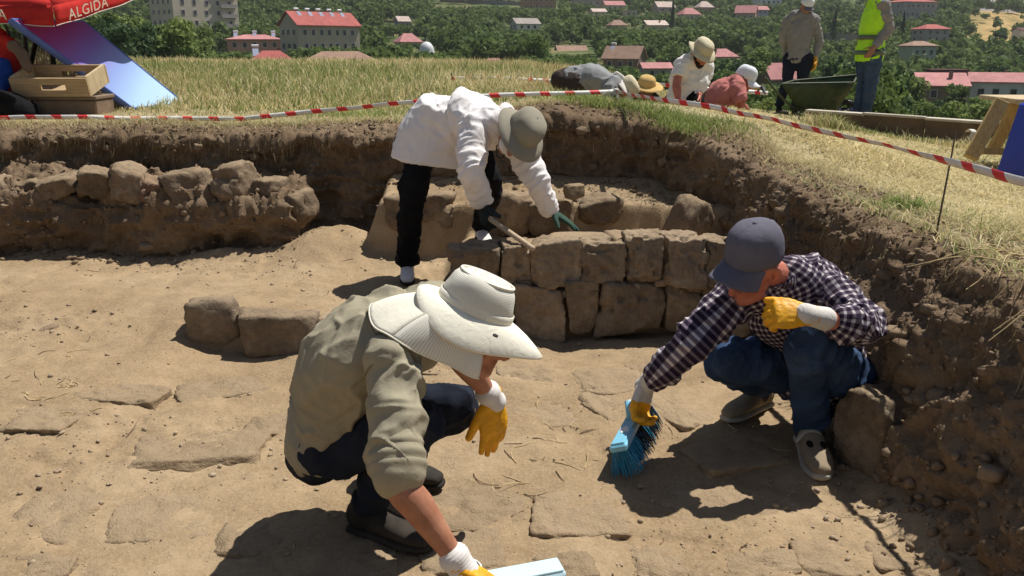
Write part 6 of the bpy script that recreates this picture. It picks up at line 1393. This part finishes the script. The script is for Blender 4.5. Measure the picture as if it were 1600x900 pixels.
for k in range(7): h = 6.0; w = rng.uniform(1.9, 2.9); KINDS.append(('broadleaf', crown_mesh('crown', 300 + k, 1500, h, w, 11 + k % 4, .40, 'leaf'), trunk_mesh(300 + k, h, w)))
for k in range(2): h = 5.0; w = 2.6; KINDS.append(('bright', crown_mesh('crown', 330 + k, 1500, h, w, 12, .38, 'leaf_bright'), trunk_mesh(330 + k, h, w)))
for k in range(2): h = 6.0; w = 2.4; KINDS.append(('dark', crown_mesh('crown', 340 + k, 1600, h, w, 12, .38, 'leaf_dark'), trunk_mesh(340 + k, h, w)))
CYP = ('cypress', crown_mesh('crown', 350, 1700, 9.0, 1.7, 14, .35, 'leaf_dark', True, .03), trunk_mesh(350, 9, .5))
POP = ('poplar', crown_mesh('crown', 351, 1700, 9.0, 1.9, 12, .38, 'leaf', True, .05), trunk_mesh(351, 9, .5))
LABEL = dict(broadleaf=('rounded mid-green broadleaf tree on the slope among the houses', 'broadleaf trees on the slope'), bright=('light yellow-green bushy tree on the slope among the houses', 'light green trees on the slope'), dark=('very dark green dense tree on the slope among the houses', 'dark trees on the slope'))
SHORT = []
def tree_label(kind, x, y, z):
    q = proj((x, y, z + 2)); best = None
    for (hx0, hx1, hy0, hy1, hd), s in SHORT:
        dd = max(abs(q[0] - (hx0 + hx1) / 2) - (hx1 - hx0) / 2, 0) + .6 * max(abs(q[1] - (hy0 + hy1) / 2) - (hy1 - hy0) / 2, 0)
        if dd < 34 and (best is None or dd < best[0]): best = (dd, s, y < hd)
    kd = dict(broadleaf='rounded mid-green tree', bright='light yellow-green bushy tree', dark='very dark green tree')[kind]
    return LABEL[kind][0] if best is None else kd + (' in front of the ' if best[2] else ' behind the ') + best[1]
def plant(kind, x, y, z, s, sz=1.0, label=None, group=None, a=None):
    r = empty('tree', (x, y, z), label or tree_label(kind[0], x, y, z), 'tree', group if label else LABEL[kind[0]][1]); r.rotation_euler[2] = rng.uniform(0, 6.28) if a is None else a; r.scale = (s, s, s * sz); link('trunk', kind[2], None, r); link('crown', kind[1], None, r); return r
_names = [b for a, b, c in SHORTN]; SHORT += [(a, b if _names.count(b) == 1 and len(b.split()) > 1 else ' '.join(c.split()[:9])) for a, b, c in SHORTN]
cand = []; d = 40.
while d < 560:
    n = int(1.36 * d / (3.6 + d * .003)); us = -.68 + 1.36 * (np.arange(n) + rng.uniform(-.4, .4, n)) / n
    for u in us: cand.append((u * d, d + rng.uniform(-3, 3)))
    d += 4.2 + d * .010
TREES = []
for x, y in cand:
    u = x / y
    z = float(far_z(x, y)); s = rng.uniform(.75, 1.55) * (1 + .12 * (y > 250)); gold = u > .52 and 300 < y < 520
    if gold and rng.random() < .86: continue
    if vnoise(np.array([x * .02, y * .02, 3.]), 5) < .10: continue
    q = proj((x, y, z)); tp_ = proj((x, y, z + 6.2 * s)); w = 2.7 * s / y * FPX; bad = False
    if u < .2 and y < 90 and tp_[1] < 92: continue
    for hx0, hx1, hy0, hy1, hd in HOUSES:
        if y < hd + 6 and q[0] + w > hx0 and q[0] - w < hx1:
            lim = hy1 - .42 * (hy1 - hy0)
            if tp_[1] < lim and q[1] > hy0:
                s2 = s * (q[1] - lim) / max(q[1] - tp_[1], 1e-3)
                if s2 < .33 or abs(y - hd) < 9: bad = True; break
                s = s2; tp_ = proj((x, y, z + 6.2 * s)); w = 2.7 * s / y * FPX
    if not bad: TREES.append((x, y, z, s))
TREES.sort(key=lambda t_: -t_[3] / t_[1]); cnt = dict(broadleaf=0, bright=0, dark=0); rest = []
for x, y, z, s in TREES:
    pk = rng.random(); k = KINDS[rng.integers(0, 7)] if pk < .70 else (KINDS[7 + rng.integers(0, 2)] if pk < .84 else KINDS[9 + rng.integers(0, 2)])
    if sum(cnt.values()) < 300: cnt[k[0]] += 1; plant(k, x, y, z - .2, s, rng.uniform(.85, 1.2))
    else: rest.append((x, y, z, s))
print('TREES', cnt, len(rest))
R_ = np.array(rest); n = len(R_); per = 190; lob = 7
LC = rng.normal(0, 1, (n, lob, 3)); LC = LC / np.linalg.norm(LC, axis=2)[..., None] * rng.random((n, lob, 1)) ** .5 * np.array([1.7, 1.7, 1.6]) + np.array([0, 0, 3.1]); LR = rng.uniform(.8, 1.5, (n, lob)); LT = rng.random((n, lob)) * .5 + rng.random((n, 1)) * .5
ids = rng.integers(0, lob, (n, per)); ar = np.arange(n)[:, None]; Dv = rng.normal(0, 1, (n, per, 3)); Dv /= np.linalg.norm(Dv, axis=2)[..., None]
Pq = (LC[ar, ids] + Dv * LR[ar, ids][..., None] * rng.uniform(.6, 1.1, (n, per, 1))) * R_[:, 3][:, None, None] * np.array([1, 1, 1.]) + R_[:, None, :3]; Pq = Pq.reshape(-1, 3); m_ = len(Pq)
nr = unit_rows(Dv.reshape(-1, 3) + rng.normal(0, .5, (m_, 3))); t1 = unit_rows(np.cross(nr, rng.normal(0, 1, (m_, 3)))); t2 = np.cross(nr, t1); s = (.95 * np.repeat(R_[:, 3], per) * rng.uniform(.6, 1.3, m_))[:, None]
V = np.stack([Pq - t1 * s * .5, Pq + t2 * s * .4, Pq + t1 * s * .5, Pq - t2 * s * .4], 1).reshape(-1, 3); me = mesh('far_wood', V, np.arange(4 * m_).reshape(-1, 4), False); v = (.7 * LT[ar, ids].reshape(-1) + .3 * rng.random(m_)); set_attr(me, 'col', np.repeat(np.stack([v] * 3, -1), 4, 0))
o = link('far_wood', me, MATS['leaf']); tag(o, 'dense green tree cover on the far upper slope', 'trees', kind='stuff')
# trees that stand out in the photograph
def tree_at(kind, px, ybase, ytop, d, label, wide=1.0):
    b = PY(px, ybase, d); h = PY(px, ytop, d)[2] - b[2]; H0 = {'cypress': 9.0, 'poplar': 9.0, 'bright': 5.0}.get(kind[0], 6.0); s = h / H0; r = plant(kind, b[0], d, b[2], s, 1.0, label); r.scale = (s * wide, s * wide, s)
tree_at(CYP, 1050, 44, 1, 360, 'tall dark cypress between the two upper roofs', 1.2); tree_at(CYP, 1410, 50, 18, 300, 'dark cypress below the building at the crest', 1.3); tree_at(CYP, 1302, 60, 16, 310, 'dark slim conifer behind the man in the grey sweater', 1.5)
tree_at(KINDS[1], 1488, 196, 126, 120, 'big leafy tree in front of the brown house', 1.1); tree_at(KINDS[8], 1528, 190, 150, 118, 'small light bush at the foot of the white house', 1.2); tree_at(KINDS[3], 1405, 200, 108, 108, 'large spreading tree behind the man in the safety vest', 1.25); tree_at(KINDS[9], 1452, 200, 150, 112, 'dark bush left of the big leafy tree', 1.3)
tree_at(KINDS[4], 370, 104, 76, 140, 'round bush standing before the salmon pink house', 1.3); tree_at(KINDS[10], 1559, 78, 44, 300, 'single dark shrub on the golden slope', 1.0); tree_at(KINDS[2], 205, 110, 18, 120, 'large leafy tree beside the slanted panel', 1.1); tree_at(KINDS[5], 168, 112, 6, 112, 'large leafy tree behind the parasol valance', 1.1); tree_at(KINDS[0], 228, 108, 60, 105, 'leafy bush at the foot of the tall apartment block', 1.4)
tree_at(KINDS[6], 1180, 130, 66, 130, 'leafy tree behind the kneeling worker in pink', 1.3); tree_at(KINDS[2], 1330, 190, 92, 104, 'wide leafy tree behind the wheelbarrow', 1.3)
# dry mountain beyond the crest
mx = np.linspace(300, 3400, 90); my = np.linspace(1700, 3600, 40); X, Y_ = np.meshgrid(mx, my, indexing='ij'); Zm = -60 + 420 * sstep(1700, 2900, Y_) * sstep(300, 1300, X) + 60 * fbm(xyz(X * .0016, Y_ * .0016), 4, 6) + 25 * ridge(xyz(X * .004, Y_ * .004), 3, 8)
plain('mountain_mat', (.30, .245, .21), .95, .12, .004, .2, 3, .02); o = link('mountain', mesh('mountain', np.stack([X, Y_, Zm], -1).reshape(-1, 3), grid_faces(90, 40)), MATS['mountain_mat']); tag(o, kind='structure')
# ------------------------------------------------------------------ thin summer haze over the valley
hm = bpy.data.materials.new('haze_air'); hm.use_nodes = True; hm.node_tree.nodes.clear(); ho = hm.node_tree.nodes.new('ShaderNodeOutputMaterial'); hv = hm.node_tree.nodes.new('ShaderNodeVolumePrincipled')
hv.inputs['Color'].default_value = (.86, .90, .95, 1); hv.inputs['Density'].default_value = .00016; hv.inputs['Anisotropy'].default_value = .2; hm.node_tree.links.new(hv.outputs[0], ho.inputs['Volume'])
o = link('haze', mesh('haze', *box((0, 1800, 180), (8000, 4400, 700)), False), hm); tag(o, 'thin pale summer haze', 'haze', kind='stuff')
